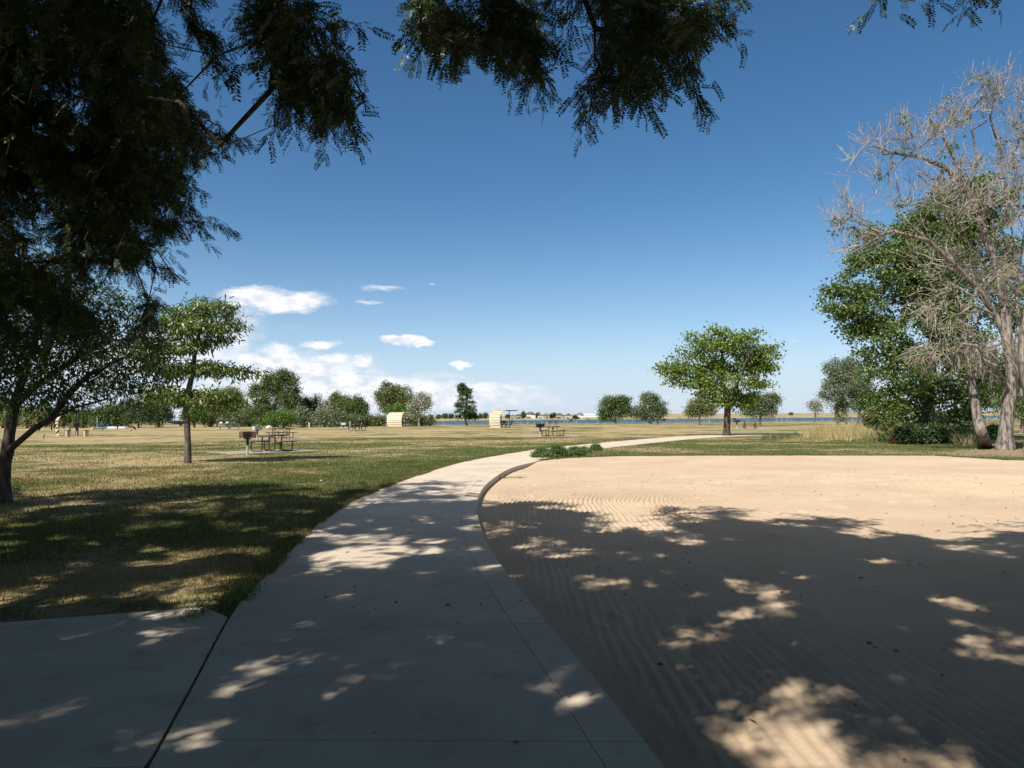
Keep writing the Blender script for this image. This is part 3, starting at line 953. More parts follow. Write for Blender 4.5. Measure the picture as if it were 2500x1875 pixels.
def shade_targets(n):
    out = []
    core = rng.random(n) < .62
    xs = np.where(core, rng.uniform(-11, 9, n), rng.uniform(-17, 17, n)); ys = np.where(core, rng.uniform(1.5, 17, n), rng.uniform(-8, 17, n))
    gx, gy = xs, ys
    ok = inside(gx, gy, SHADE_POLY)
    for (cx, cy, rx, ry) in gaps_w:
        ok &= (((gx - cx) / (rx * .8 + .05)) ** 2 + ((gy - cy) / (ry * .8 + .05)) ** 2) > 1
    dn = fbm(gx * 1.1, gy * .9, 51)
    # looser cover on the grass side and along the far rim
    grass = sstep(gx, -2.2, -3.6) * sstep(gy, 5.5, 7)
    thr = .22 + .18 * grass + .10 * sstep(pdist(gx, gy, shade_w, False), 1.2, .2) * (gx > -3) + .09 * sstep(gy, 6.5, 8) * sstep(gx, -3, -2.4) * sstep(gx, .2, -.4)
    ok &= dn > thr
    gx, gy = gx[ok], gy[ok]
    res = np.full((len(gx), 3), np.nan)
    todo = np.ones(len(gx), bool)
    for tr_ in range(7):
        h = rng.uniform(4.2, 9.8, len(gx))
        pt = np.stack([gx, gy, 0 * gx], 1) + SUN_TO[None] / SUN_TO[2] * h[:, None]
        q = proj(pt)
        good = todo & (~in_frame(q, 150, .85) | in_regs(q))
        res[good] = pt[good]; todo &= ~good
    return res[~todo]
ST = shade_targets(30000)

def reg_targets(key, n, d0, d1, shr=30, thr=.40):
    P = np.array(REG[key]); lo, hi = P.min(0), P.max(0)
    o = []
    while len(o) < n:
        x, y = rng.uniform(lo[0], hi[0]), rng.uniform(lo[1], hi[1])
        if inside(np.array([x]), np.array([y]), P)[0] and (pdist(np.array([x]), np.array([y]), P)[0] > shr) and fbm(np.array([x / 85.]), np.array([y / 48.]), 91, 3)[0] > thr:
            o.append(atd(x, y - 22, rng.uniform(d0, d1)))
    return np.array(o)

def twig_leaves(T, D, tmpls, n, L, size, rng, droop=.42, spread=1.0, sel=None):
    """each target carries a drooping twig with n compound leaves in two ranks; returns leaf parts and twig polylines"""
    parts, N_ = [], len(T)
    d = D + rng.normal(0, .35, (N_, 3)) + np.array([0, 0, -droop * .5])
    d /= np.linalg.norm(d, axis=1)[:, None]
    tw0 = T - d * (L * .45)
    side_ = np.cross(d, np.array([0, 0, 1.0]) + rng.normal(0, .3, (N_, 3))); side_ /= np.linalg.norm(side_, axis=1)[:, None] + 1e-9
    for i in range(n):
        t = (i + rng.random(N_) * .6) / n
        p = tw0 + d * (L * t)[:, None] + np.array([0, 0, -1.0]) * (droop * .25 * L * t * t)[:, None]
        sg = 1 if i % 2 else -1
        xd = d * .55 + side_ * sg * spread * rng.uniform(.5, 1.1, (N_, 1)) + rng.normal(0, .3, (N_, 3)) + np.array([0, 0, -droop])
        zn = np.array([0, 0, 1.0]) + rng.normal(0, .45, (N_, 3)) + side_ * sg * .3
        S = size * rng.uniform(.7, 1.2, N_)
        xm = xd / np.linalg.norm(xd, axis=1)[:, None]
        shut = ~(sun_open(p + xm * (S * .15)[:, None], 0) | sun_open(p + xm * (S * .85)[:, None] - np.array([0, 0, .1]) * S[:, None], 0)) | (rng.random(N_) < .07)
        ch = rng.integers(0, len(tmpls), N_)
        for c in range(len(tmpls)):
            m = (ch == c) & shut
            if m.any(): parts.append(inst(tmpls[c][0], tmpls[c][1], p[m], xd[m], zn[m], S[m]))
    ends = tw0 + d * L + np.array([0, 0, -droop * .25 * L])
    return parts, tw0, ends

def locust(name, label, cat, base, trunk, limbs, T, hi, tr, seed, n=11, L=.50, size=.195, hi_n=13):
    """T: twig targets, hi: mask of those that show close up in the photo"""
    rg = np.random.default_rng(seed)
    base = np.asarray(base, float)
    P, par, D, tips = skeleton([trunk] + limbs, T, .55, 2.4, .0, rg)
    Rr = radii(par, .0035, .5, base=tr)
    Rr[0] *= 1.4
    root = thing(name, label, cat, base)
    V, Fq = tubes(P, par, D, Rr, 7)
    link('trunk', mesh_np('trunk', V - base, Fq, M['bark'], True), root)
    Dt = D[tips]
    parts = []
    for msk, tm, nn, sz in ((hi, T_HI, hi_n, size), (~hi, T_MED, n, size * 1.6)):
        if msk.any():
            pr, a, b = twig_leaves(T[msk], Dt[msk], tm, nn, L, sz, rg)
            parts += pr
    V, Fq = join(parts)
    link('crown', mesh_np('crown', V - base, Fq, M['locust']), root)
    return root

# overhead tree (trunk behind the camera), its limbs reach over the picture's top
TA = [reg_targets('one', 135, 6.4, 7.8, 32, .43), reg_targets('two', 145, 6.6, 8.8, 40, .44), reg_targets('three', 160, 6.3, 7.8, 36, .44), reg_targets('tipa', 12, 6.4, 7.0, 8, 0), reg_targets('tipb', 8, 6.4, 7.0, 8, 0)]
TL = [reg_targets('left', 2300, 7.2, 12.0, 40, .42), reg_targets('hang', 60, 7, 8, 8, 0)]
isA = (ST[:, 0] > -5.2)
TA = np.vstack(TA + [ST[isA]]); TL = np.vstack(TL + [ST[~isA]])
hiA, hiL = in_frame(proj(TA), 90, 1.1), in_frame(proj(TL), 90, 1.1)
A0 = np.array([-1.6, -3.6, 0])
trA = [A0 + np.array(p) for p in ((0, 0, -.1), (.02, .03, .8), (.05, .1, 1.7), (.0, .3, 2.6), (.1, .8, 3.6), (.2, 1.6, 4.8), (.3, 2.6, 6.0), (.4, 3.6, 7.2))]
limbA = [np.array([trA[4], (-1.0, -1.4, 4.6), (-.3, .8, 5.4), (.3, 3.0, 5.75), (.6, 4.8, 5.7), (.7, 6.0, 5.45), tuple(atd(1250, -40, 6.8)), tuple(atd(1285, 60, 7.0)), tuple(atd(1285, 120, 7.0))]),
         np.array([trA[4], (-2.0, -1.0, 4.7), (-2.3, 1.2, 5.5), (-2.2, 3.4, 5.9), (-2.1, 5.0, 5.6), tuple(atd(600, -40, 6.9)), tuple(atd(597, 100, 7.0)), tuple(atd(585, 195, 7.0))]),
         np.array([trA[5], (-.9, 0, 6.0), (-.6, 2.4, 6.6), (-.6, 4.8, 6.2), tuple(atd(1010, -60, 7.3)), tuple(atd(1060, 40, 7.5))]),
         np.array([trA[5], (.8, -1.0, 5.6), (2.2, 1.4, 6.6), (3.2, 3.6, 7.2), (3.8, 5.2, 7.4)]),
         np.array([(-2.15, 4.2, 5.75), tuple(atd(650, -50, 6.8)), tuple(atd(690, 110, 7.0)), tuple(atd(770, 210, 7.1))]),
         np.array([tuple(atd(1285, 60, 7.0)), tuple(atd(1370, 90, 7.0)), tuple(atd(1450, 150, 7.1)), tuple(atd(1500, 200, 7.1))])]
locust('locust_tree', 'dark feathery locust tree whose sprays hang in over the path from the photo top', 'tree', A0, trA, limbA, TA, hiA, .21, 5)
L0 = np.array([-8.6, 6.4, 0])
trL = [L0 + np.array(p) for p in ((0, 0, -.1), (.03, 0, .7), (.1, .05, 1.5), (.2, .1, 2.4), (.35, .1, 3.4), (.5, .1, 4.6), (.6, .1, 6.0), (.7, .1, 7.4))]
limbL = [np.array([trL[3], (-7.4, 7.4, 3.4), (-6.2, 8.2, 4.2), (-5.0, 8.9, 4.9), (-4.0, 9.2, 5.2)]),
         np.array([trL[3], (-7.6, 7.0, 2.9), (-6.6, 8.0, 3.2), (-5.6, 8.9, 3.5), (-4.8, 9.4, 3.6)]),
         np.array([trL[4], (-7.2, 6.8, 4.6), (-5.8, 7.4, 5.6), (-4.4, 7.8, 6.2)]),
         np.array([trL[5], (-8.2, 4.8, 6.0), (-8.4, 2.8, 7.0), (-8.6, 1.0, 7.6)])]
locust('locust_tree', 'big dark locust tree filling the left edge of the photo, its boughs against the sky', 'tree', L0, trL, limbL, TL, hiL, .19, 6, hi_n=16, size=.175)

# ---- forked small tree at the left edge
B0 = gnd(12, 1228)
def bp(x, y, dy=0.0): return atd(x, y, B0[1] + dy)
trB = [B0 + (0, 0, -.1), bp(8, 1040), bp(10, 1000), bp(16, 975), bp(20, 940), bp(30, 880), bp(48, 820, .3), bp(70, 750, .5), bp(90, 690, .6)]
limbB = [np.array([bp(16, 980), bp(40, 955, -.2), bp(75, 925, -.4), bp(110, 905, -.5), bp(165, 880, -.6), bp(230, 862, -.6), bp(300, 850, -.4)]),
         np.array([bp(30, 880), bp(60, 850, .2), bp(110, 810, .4), bp(170, 770, .5), bp(240, 730, .4)]),
         np.array([bp(110, 905, -.5), bp(150, 850, -.3), bp(190, 810, -.3), bp(250, 780, -.2)]),
         np.array([bp(18, 960), bp(-30, 900, .3), bp(-60, 830, .4), bp(-80, 740, .3)])]
rngB = np.random.default_rng(12)
make_tree('forked_tree', 'small forked tree with dark bark at the left edge of the lawn', 'tree', B0,
          px_lobes([(60, 720, 130, 100), (190, 740, 130, 90), (130, 830, 140, 60), (260, 800, 100, 70), (20, 800, 90, 90), (240, 870, 90, 30, 2), (90, 880, 60, 30, 1.5), (330, 760, 50, 60), (60, 640, 130, 80), (200, 660, 120, 60), (80, 580, 130, 80)], B0[1], .8, rngB),
          620, 25, .12, (.17, .17, .14), M['dark_leaf'], M['bark'], .115, 13, trunk=trB, limbs=limbB, tmpl=T_NARROW, rtip=.006, zfrac=.2, seg=.4, droop=.7, k=8, shell=.1)

# ---- young locust on the lawn
C0 = gnd(458, 1131)
def cp(x, y, dy=0.0): return atd(x, y, C0[1] + dy)
trC = [C0 + (0, 0, -.1), cp(406, 960), cp(404, 920), cp(401, 888), cp(406, 850), cp(415, 810), cp(420, 770), cp(430, 720), cp(440, 670)]
rngC = np.random.default_rng(22)
lobC = px_lobes([(420, 665, 50, 22), (478, 668, 30, 18), (460, 705, 62, 24), (385, 700, 45, 30), (400, 745, 60, 18), (455, 740, 40, 16), (440, 795, 60, 16), (510, 800, 50, 14),
                 (370, 800, 50, 16), (350, 850, 45, 22), (430, 858, 70, 22), (480, 862, 40, 20), (330, 760, 40, 40)], C0[1], 1.1, rngC)
make_tree('young_locust', 'slim young locust with tiered yellow green foliage standing alone on the lawn at left', 'tree', C0, lobC, 300, 32, .20, (.22, .22, .085), M['locust_far'],
          M['bark_mid'], .105, 23, trunk=trC, tmpl=T_STRIP, rtip=.008, zfrac=.25, seg=.4, droop=.55, flat=.9, shell=.15, k=8)

# ---- round tree beside the path
D0 = gnd(1774, 1064)
def dp(x, y, dy=0.0): return atd(x, y, D0[1] + dy)
trD = [D0 + (0, 0, -.1), dp(1570, 925), dp(1571, 900), dp(1572, 878), dp(1566, 850), dp(1560, 815), dp(1560, 780), dp(1560, 740)]
limbD = [np.array([dp(1572, 880), dp(1582, 855, -.5), dp(1595, 820, -.8), dp(1610, 785, -1), dp(1625, 755, -1)]),
         np.array([dp(1568, 862), dp(1545, 835, .3), dp(1515, 805, .5), dp(1490, 775, .6)]),
         np.array([dp(1566, 850), dp(1540, 800, -.8), dp(1520, 760, -1.2), dp(1510, 740, -1.3)])]
rngD = np.random.default_rng(32)
lobD = px_lobes([(1555, 735, 48, 22), (1510, 725, 20, 12), (1625, 728, 26, 14), (1600, 750, 50, 22), (1510, 755, 40, 20), (1655, 765, 24, 12), (1470, 790, 34, 16), (1520, 795, 50, 20), (1580, 790, 60, 26),
                 (1640, 790, 30, 18), (1465, 815, 20, 16), (1560, 822, 55, 20), (1625, 825, 34, 12), (1500, 825, 30, 14), (1575, 850, 50, 18), (1650, 832, 20, 8), (1530, 848, 30, 14),
                 (1618, 858, 26, 12), (1440, 800, 10, 8, .6), (1600, 870, 30, 10, 1.2), (1560, 868, 30, 10, 1.2), (1668, 748, 10, 6, .5)], D0[1], 1.0, rngD, 2)
make_tree('round_tree', 'round bright green shade tree with a dark forked trunk beside the far path', 'tree', D0, lobD, 400, 36, .22, (.34, .34, .20), M['catalpa'], M['bark'], .25, 33,
          trunk=trD, limbs=limbD, tmpl=T_LEAF, rtip=.014, zfrac=.22, seg=.6, droop=.8, flat=.6, shell=.15, k=8)

# ---- cottonwood at right
G0 = gd(2000, 958)
rngG = np.random.default_rng(42)
YG = G0[1] + 1.5
lobG = px_lobes([(1960, 540, 100, 55), (2070, 470, 60, 60), (2010, 500, 70, 60), (1900, 590, 60, 45), (1850, 650, 60, 36), (1790, 640, 28, 16), (1935, 660, 90, 60), (2030, 600, 80, 80), (1850, 700, 45, 34),
                 (1900, 745, 70, 45), (1990, 740, 90, 70), (2080, 680, 70, 70), (1960, 820, 70, 40), (2040, 820, 80, 60), (1900, 800, 34, 24), (2100, 790, 60, 50), (1935, 870, 45, 30), (2020, 890, 75, 40),
                 (1990, 935, 60, 25), (2060, 930, 40, 22), (2085, 870, 40, 30), (2120, 560, 60, 80), (2150, 440, 50, 60), (2190, 640, 50, 80)], YG, .85, rngG, 3)
trG = [G0 + (0, 1.5, -.1)] + [atd(x, y, YG + .3) for x, y in ((2002, 900), (2008, 840), (2012, 770), (2020, 700), (2028, 620), (2040, 540), (2060, 470))]
make_tree('cottonwood', 'tall leafy cottonwood with foliage to the ground behind the bare tree', 'tree', G0 + (0, 1.5, 0), lobG, 1150, 60, .18, (.26, .26, .19), M['cotton'], M['bark_grey'], .3, 43,
          trunk=trG, rtip=.01, zfrac=.04, seg=.7, droop=.45, flat=.35, shell=.3)

# ---- bare tree at the right edge: pale trunks, limbs and fine twigs
H0 = gd(2172, 972)
YH = H0[1]
def hp(x, y, dy=0.0): return atd(x, y, YH + dy)
trH = [H0 + (0, 0, -.6), H0 + (0, 0, .05), hp(2172, 945), hp(2176, 900), hp(2182, 850), hp(2188, 800), hp(2176, 735), hp(2150, 680), hp(2110, 620, -.4), hp(2060, 570, -.8), hp(2005, 520, -1.2), hp(1960, 478, -1.4), hp(1925, 450, -1.6), hp(1885, 430, -1.8), hp(1850, 425, -1.8)]
limbH = [np.array([hp(2176, 735), hp(2170, 660, .3), hp(2150, 570, .5), hp(2120, 480, .6), hp(2085, 400, .6), hp(2060, 340, .4), hp(2035, 290, .3), hp(2005, 255, .2)]),
         np.array([hp(2188, 800), hp(2200, 700, 1.0), hp(2196, 600, 1.4), hp(2186, 500, 1.6), hp(2172, 400, 1.6), hp(2160, 330, 1.5), hp(2140, 260, 1.4), hp(2130, 200, 1.3)]),
         np.array([hp(2196, 600, 1.4), hp(2215, 500, 1.0), hp(2222, 400, .8), hp(2212, 300, .7), hp(2200, 210, .6), hp(2205, 140, .5)]),
         np.array([hp(1925, 450, -1.6), hp(1900, 400, -1.6), hp(1878, 370, -1.7), hp(1840, 340, -1.7), hp(1810, 350, -1.7)]),
         np.array([hp(2005, 520, -1.2), hp(1950, 505, -1.6), hp(1890, 515, -2.0), hp(1830, 500, -2.2), hp(1790, 490, -2.3)]),
         np.array([hp(1890, 515, -2.0), hp(1850, 540, -2.2), hp(1800, 545, -2.3), hp(1775, 560, -2.3)]),
         np.array([hp(2085, 400, .6), hp(2040, 360, .4), hp(1990, 340, .2), hp(1930, 330, 0), hp(1885, 315, 0)]),
         np.array([hp(2182, 850), hp(2150, 790, -1.0), hp(2110, 765, -1.8), hp(2050, 755, -2.4), hp(1990, 765, -2.8), hp(1940, 775, -3.0)]),
         np.array([hp(2150, 680), hp(2100, 660, -1.2), hp(2040, 650, -2.0), hp(1985, 670, -2.4)]),
         np.array([hp(2120, 480, .6), hp(2100, 420, 1.2), hp(2110, 340, 1.4), hp(2100, 280, 1.4), hp(2095, 240, 1.4)])]
rngH = np.random.default_rng(52)
lobH = px_lobes([(1880, 350, 70, 70, 1.0), (1830, 460, 60, 60, .8), (1850, 530, 80, 40, .7), (1980, 300, 80, 60, 1.2), (2060, 260, 60, 60, 1.0), (2150, 200, 60, 70, 1.2), (2000, 420, 110, 90, 1.6),
                 (2100, 420, 90, 90, 2.2), (2180, 420, 60, 120, 2.2), (2060, 560, 110, 80, 2.0), (2150, 600, 70, 90, 2.2), (2030, 660, 90, 60, 1.6), (2070, 750, 90, 45, 1.8), (1980, 760, 50, 25, .6),
                 (2130, 780, 60, 50, 1.2), (2205, 300, 40, 120, 1.4)], YH, .8, rngH)
TH, odH = lobe_pts(lobH, 820, rngH, .1)
P, par, D, tips = skeleton([trH] + limbH, TH, .45, 2.2, .0, rngH)
# fine twigs: two or three at every tip, the lower ones drooping, the upper ones reaching up
tw = []
for i, t in enumerate(tips):
    up = .55 if TH[i][2] > 8.5 else (-.5 if TH[i][2] < 6.5 else .05)
    for j in range(4):
        d = D[t] * .6 + rngH.normal(0, .55, 3) + np.array([0, 0, up]); d /= np.linalg.norm(d)
        L = rngH.uniform(.35, .95)
        st = P[t] - D[t] * rngH.uniform(0, .35)
        tw.append(np.array([st, st + d * L * .5 + rngH.normal(0, .03, 3), st + d * L + np.array([0, 0, up * .3 * L])]))
n0 = len(P)
nP, npar, nD = [P], [par], [D]
cur = n0
for i, pl in enumerate(tw):
    t = tips[i // 4]
    nP.append(pl[1:]); npar.append(np.array([t, cur])); dd = np.diff(pl, axis=0); nD.append(dd / np.linalg.norm(dd, axis=1)[:, None]); cur += 2
P2, par2, D2 = np.vstack(nP), np.concatenate(npar), np.vstack(nD)
R2 = radii(par2, .0085, .52, base=.265)
R2[0] *= 1.6; R2[1] *= 1.5; R2[2] *= 1.12
root = thing('bare_tree', 'tall bare tree with pale bark, leaning trunks and a tangle of dead twigs', 'tree', H0)
V, Fq = tubes(P2, par2, D2, R2, 7, .022)
link('trunk', mesh_np('trunk', V - H0, Fq, M['bark_pale'], True), root)
Rt = np.where(R2 < .022, R2, 0)
V, Fq = tubes(P2, par2, D2, Rt, 4, 1e-5)
link('twigs', mesh_np('twigs', V - H0, Fq, M['twig'], True), root)
# a second stem that leans away to the left, roots between the two
S0 = gd(2128, 966)
st2 = MB()
pts = [S0 + (.05, 0, -.7), S0 + (.02, 0, -.1), atd(2122, 940, YH + .2), atd(2112, 905, YH + .3), atd(2106, 870, YH + .4), atd(2100, 830, YH + .5), atd(2092, 780, YH + .6), atd(2080, 720, YH + .7), atd(2070, 640, YH + .9)]
st2.tube(np.array(crom(pts, 4)) - H0, np.linspace(.27, .08, 33) + .10 * np.exp(-np.abs(np.arange(33) - 3) / 3.0), 10)
rt = [S0 + (.05, -.1, .05), (S0 + H0) / 2 + np.array([0, -.15, .10]), H0 + (-.2, -.1, .16)]
st2.tube(np.array(crom(rt, 5)) - H0, .14, 8)
st2.build('stem', M['bark_pale'], root, True)
# few living leaf sprigs
sel = rngH.choice(len(TH), 70, replace=False)
V, Fq = leaves_at(TH[sel], odH[sel], 30, .13, (.17, .17, .13), T_LEAF, rngH)
link('crown', mesh_np('crown', V - H0, Fq, M['cotton']), root)
# a second thick trunk at the frame's edge
J0 = gd(2232, 985)
make_tree('bare_tree', 'thick grey trunk at the right edge of the photo with few twigs', 'tree', J0 + (.55, 1.2, 0), px_lobes([(2235, 420, 40, 120), (2230, 620, 40, 60)], J0[1] + 1.2, .8), 40, 3, .12, .2, M['olive_leaf'], M['bark_pale'], .30, 61,
          trunk=[J0 + (.75, 1.2, -.9), J0 + (.7, 1.2, -.1)] + [atd(x, y, J0[1] + 1.2) for x, y in ((2246, 930), (2238, 880), (2226, 830), (2216, 780), (2222, 720), (2236, 640), (2240, 540), (2240, 440))], zfrac=.4, seg=.5, rtip=.012, k=9)

# ---- trees farther off: base point from the picture, lobes in the picture
def far_tree(name, label, xb, yb, L, leaf, seed, cat='tree', bark=None, ntar=150, nleaf=28, lsize=None, tr=.16, Yd=None, tmpl=T_LEAF, group=None, zfrac=.1, sigk=1.0, shell=.35, droop=.3, flat=.5, xoff=None):
    b = gd(xb, yb)
    if Yd is not None: b = atd(xb, yb, Yd); b[2] = float(zterr(np.array([b[0]]), np.array([b[1]]))[0])
    Y_ = b[1]
    s = K * Y_ / F
    rg = np.random.default_rng(seed)
    ls = lsize if lsize else max(.14, 3.1 * s)
    sg = 5.2 * s * sigk
    return make_tree(name, label, cat, b, px_lobes(L, Y_, .9, rg, 4), int(ntar * 1.45), int(nleaf * 1.35), ls, (sg, sg, sg * .75), leaf, bark or M['bark_mid'], tr, seed, tmpl=tmpl, rtip=.02, zfrac=zfrac, seg=1.2, shell=shell, droop=droop, flat=flat, k=5, group=group)

far_tree('cottonwood', 'large dark cottonwood, tallest of the trees behind the picnic tables', 595, 915, [(600, 835, 32, 28), (570, 850, 26, 26), (622, 850, 22, 34), (560, 885, 22, 22), (600, 880, 40, 26), (636, 880, 14, 24), (580, 822, 14, 14), (610, 815, 12, 10), (600, 908, 36, 12)], M['cotton_far'], 101, ntar=420, nleaf=34, tr=.5, Yd=130)
far_tree('rounded_tree', 'rounded green tree left of the large dark cottonwood', 505, 912, [(500, 872, 26, 24), (520, 885, 18, 22), (490, 895, 26, 16)], M['olive_leaf'], 102, Yd=150, ntar=170)
far_tree('bushy_tree', 'low bright green tree at the foot of the large cottonwood', 612, 922, [(612, 905, 20, 13), (590, 908, 14, 10)], M['green_leaf'], 103, Yd=118, ntar=110)
far_tree('bushy_tree', 'dark tree just right of the large cottonwood', 672, 915, [(675, 880, 22, 18), (660, 895, 16, 16)], M['dark_leaf'], 104, Yd=135, ntar=140)
far_tree('bushy_tree', 'broad yellow green tree in the hedge behind the third table', 730, 916, [(728, 873, 20, 18), (718, 892, 24, 16), (742, 885, 16, 20)], M['olive_leaf'], 105, Yd=132, ntar=170)
far_tree('bushy_tree', 'green tree at the right end of the hedge line', 772, 916, [(770, 880, 18, 18), (780, 895, 12, 16), (757, 890, 14, 16)], M['cotton_far'], 106, Yd=130, ntar=150)
far_tree('willow_bush', 'pale green willow bush left of the grey marker post', 655, 921, [(650, 903, 24, 15), (676, 905, 20, 13)], M['willow_leaf'], 107, 'bush', Yd=124, ntar=150)
far_tree('willow_bush', 'pale green willow bush behind the grey marker post', 712, 921, [(705, 905, 22, 13), (730, 908, 18, 11)], M['willow_leaf'], 108, 'bush', Yd=122, ntar=140)
far_tree('dead_bush', 'leafless pinkish grey bush among the hedge trees', 703, 916, [(702, 885, 8, 18), (695, 895, 8, 12)], M['silver_leaf'], 109, 'bush', Yd=126, ntar=50, nleaf=8)
for i, (x, y, rx, ry) in enumerate([(745, 912, 18, 9), (770, 912, 16, 9), (797, 913, 14, 9), (815, 912, 12, 9), (895, 908, 14, 10), (917, 912, 16, 7)]):
    far_tree('scrub_bush', ['grey green scrub bush below the yellow green tree', 'grey green scrub bush below the end of the hedge line', 'low scrub bush in the gap left of the back-on shelter', 'low scrub bush against the left side of the back-on shelter',
             'scrub bush between the silvery tree and the back-on shelter', 'low scrub bush right of the silvery tree, before the lake'][i], x, y + ry + 1, [(x, y, rx, ry), (x + 4, y - 3, rx * .6, ry)], M['willow_leaf'] if i % 2 else M['olive_leaf'], 120 + i, 'bush', Yd=127 + i, ntar=60, tr=.06)
far_tree('olive_tree', 'tall olive green tree rising behind the back-on curved shelter', 850, 914, [(840, 845, 22, 16), (868, 853, 22, 18), (832, 870, 14, 22), (858, 875, 24, 16), (880, 868, 12, 16)], M['olive_leaf'], 131, Yd=139, ntar=260)
far_tree('bushy_tree', 'bright green bush tree close behind the back-on shelter', 868, 914, [(868, 893, 20, 13), (885, 888, 12, 12), (850, 890, 16, 8)], M['green_leaf'], 132, Yd=134, ntar=120)
far_tree('silver_tree', 'small silvery grey tree with a leaning trunk right of the back-on shelter', 905, 917, [(912, 868, 14, 14), (902, 882, 14, 12), (922, 878, 8, 12), (893, 893, 8, 8)], M['silver_leaf'], 133, Yd=122, ntar=110, nleaf=20, zfrac=.3, tr=.2, bark=M['bark_grey'])
far_tree('pointed_tree', 'pointed dark green tree with tiered boughs standing alone before the lake', 1008, 918, [(1000, 842, 7, 10, .5), (1010, 846, 8, 4, .4), (1000, 857, 15, 6), (1005, 868, 18, 6), (1003, 880, 20, 8), (1008, 890, 20, 7), (1000, 900, 14, 6), (1018, 900, 12, 5, .6), (996, 835, 2, 5, .12)], M['dark_leaf'], 134, Yd=135, ntar=190, nleaf=22, sigk=.55, zfrac=.12, flat=1.0, tr=.2)
far_tree('lakeside_tree', 'left of the two lakeside trees, deep green with a ragged top', 1330, 911, [(1312, 878, 14, 14), (1330, 870, 18, 12), (1350, 872, 12, 12), (1330, 893, 26, 14), (1357, 890, 12, 12), (1310, 897, 10, 12)], M['cotton_far'], 135, Yd=148, ntar=210)
far_tree('lakeside_tree', 'right of the two lakeside trees, pale olive and rounded', 1402, 910, [(1395, 872, 18, 16), (1415, 875, 18, 16), (1400, 892, 28, 14), (1425, 893, 12, 12), (1385, 895, 10, 12)], M['willow_leaf'], 136, Yd=146, ntar=230)
far_tree('shade_tree', 'low tree seen past the left side of the round tree', 1512, 912, [(1508, 880, 20, 14), (1530, 885, 14, 14), (1498, 890, 12, 10)], M['olive_leaf'], 137, Yd=118, ntar=130)
far_tree('shade_tree', 'spreading olive tree seen past the right side of the round tree', 1643, 911, [(1640, 868, 24, 16), (1662, 872, 18, 18), (1630, 885, 20, 12), (1655, 890, 18, 10)], M['willow_leaf'], 138, Yd=104, ntar=210)
far_tree('poplar', 'leaning poplar with grey green leaves left of the cottonwood', 1815, 925, [(1790, 815, 18, 24), (1812, 810, 24, 28), (1835, 820, 20, 30), (1800, 850, 24, 24), (1825, 860, 20, 24), (1815, 890, 12, 22, .8), (1838, 785, 16, 12, .6)], M['willow_leaf'], 139, Yd=78, ntar=330, tr=.18, bark=M['bark_grey'])
far_tree('shade_tree', 'dark shade tree over a table right of the poplar', 1852, 915, [(1855, 835, 24, 30), (1870, 860, 22, 24), (1850, 875, 18, 14)], M['cotton_far'], 140, Yd=96, ntar=210, zfrac=.25)
far_tree('small_tree', 'small thin grey tree on the shore left of the poplar', 1760, 912, [(1757, 875, 10, 10), (1765, 882, 8, 9)], M['silver_leaf'], 141, Yd=150, ntar=50, nleaf=12)
far_tree('grey_bush', 'grey leaved bush between the dry grass and the cottonwood', 1915, 935, [(1900, 895, 26, 20), (1925, 900, 22, 22), (1905, 915, 24, 12), (1935, 880, 18, 20)], M['olive_leaf'], 142, 'bush', Yd=52, ntar=190, tr=.08, bark=M['bark_grey'])
far_tree('shade_tree', 'tree beyond the bare tree filling the gap between its stems', 2160, 912, [(2140, 820, 30, 40), (2170, 850, 26, 30), (2150, 870, 34, 20), (2195, 860, 24, 34), (2120, 860, 24, 24)], M['cotton_far'], 143, Yd=88, ntar=330, zfrac=.2)
far_tree('shade_tree', 'leafy tree at the right edge seen between the bare trunks', 2205, 922, [(2190, 800, 26, 34), (2215, 840, 26, 44), (2235, 800, 30, 50), (2185, 875, 24, 22), (2225, 890, 30, 20)], M['cotton'], 147, Yd=58, ntar=260, tr=.14, bark=M['bark_grey'])
far_tree('green_bush', 'low leafy green bush behind the leaning stem of the bare tree', 2100, 962, [(2085, 930, 26, 16), (2110, 945, 20, 12), (2140, 935, 24, 14)], M['green_leaf'], 144, 'bush', Yd=46, ntar=140, tr=.05)
far_tree('dark_bush', 'dark shrub in the shade at the foot of the cottonwood', 1995, 968, [(1985, 940, 46, 20), (2040, 942, 46, 20), (1960, 950, 18, 12)], M['dark_leaf'], 145, 'bush', Yd=G0[1] - .4, ntar=170, lsize=.13, tr=.05)
far_tree('rust_weed', 'rust red weed at the left foot of the cottonwood', 1935, 968, [(1933, 956, 10, 6), (1938, 948, 5, 6, .4)], M['rust_leaf'], 146, 'plant', Yd=G0[1] - .2, ntar=40, nleaf=14, lsize=.09, tr=.02)
# left background hedge
LH = [(225, 905, 22, 22, 'cotton_far', 'pale green tree at the left end of the dark hedge'), (262, 895, 30, 28, 'dark_leaf', 'dark hedge tree left of the blue boat, the left of three'), (300, 892, 30, 30, 'dark_leaf', 'dark hedge tree left of the blue boat, the middle of three'), (342, 892, 26, 28, 'dark_leaf', 'dark hedge tree nearest the blue boat'),
      (420, 895, 20, 20, 'green_leaf', 'light green bush behind the young locust trunk'), (455, 900, 18, 18, 'dark_leaf', 'dark bush right of the young locust trunk'), (505, 903, 24, 16, 'willow_leaf', 'grey willow bush beside the blue canopy'), (540, 905, 22, 14, 'green_leaf', 'green bush right of the blue canopy'),
      (180, 905, 24, 20, 'green_leaf', 'light green bush seen under the forked tree, behind the grills'), (120, 900, 34, 22, 'cotton_far', 'hedge tree at left behind the edge-on shelter'), (60, 900, 40, 24, 'olive_leaf', 'olive hedge tree far left behind the forked trunk'), (5, 895, 34, 30, 'cotton_far', 'hedge tree cut by the left edge of the photo'), (470, 880, 22, 22, 'olive_leaf', 'olive tree behind the young locust crown')]
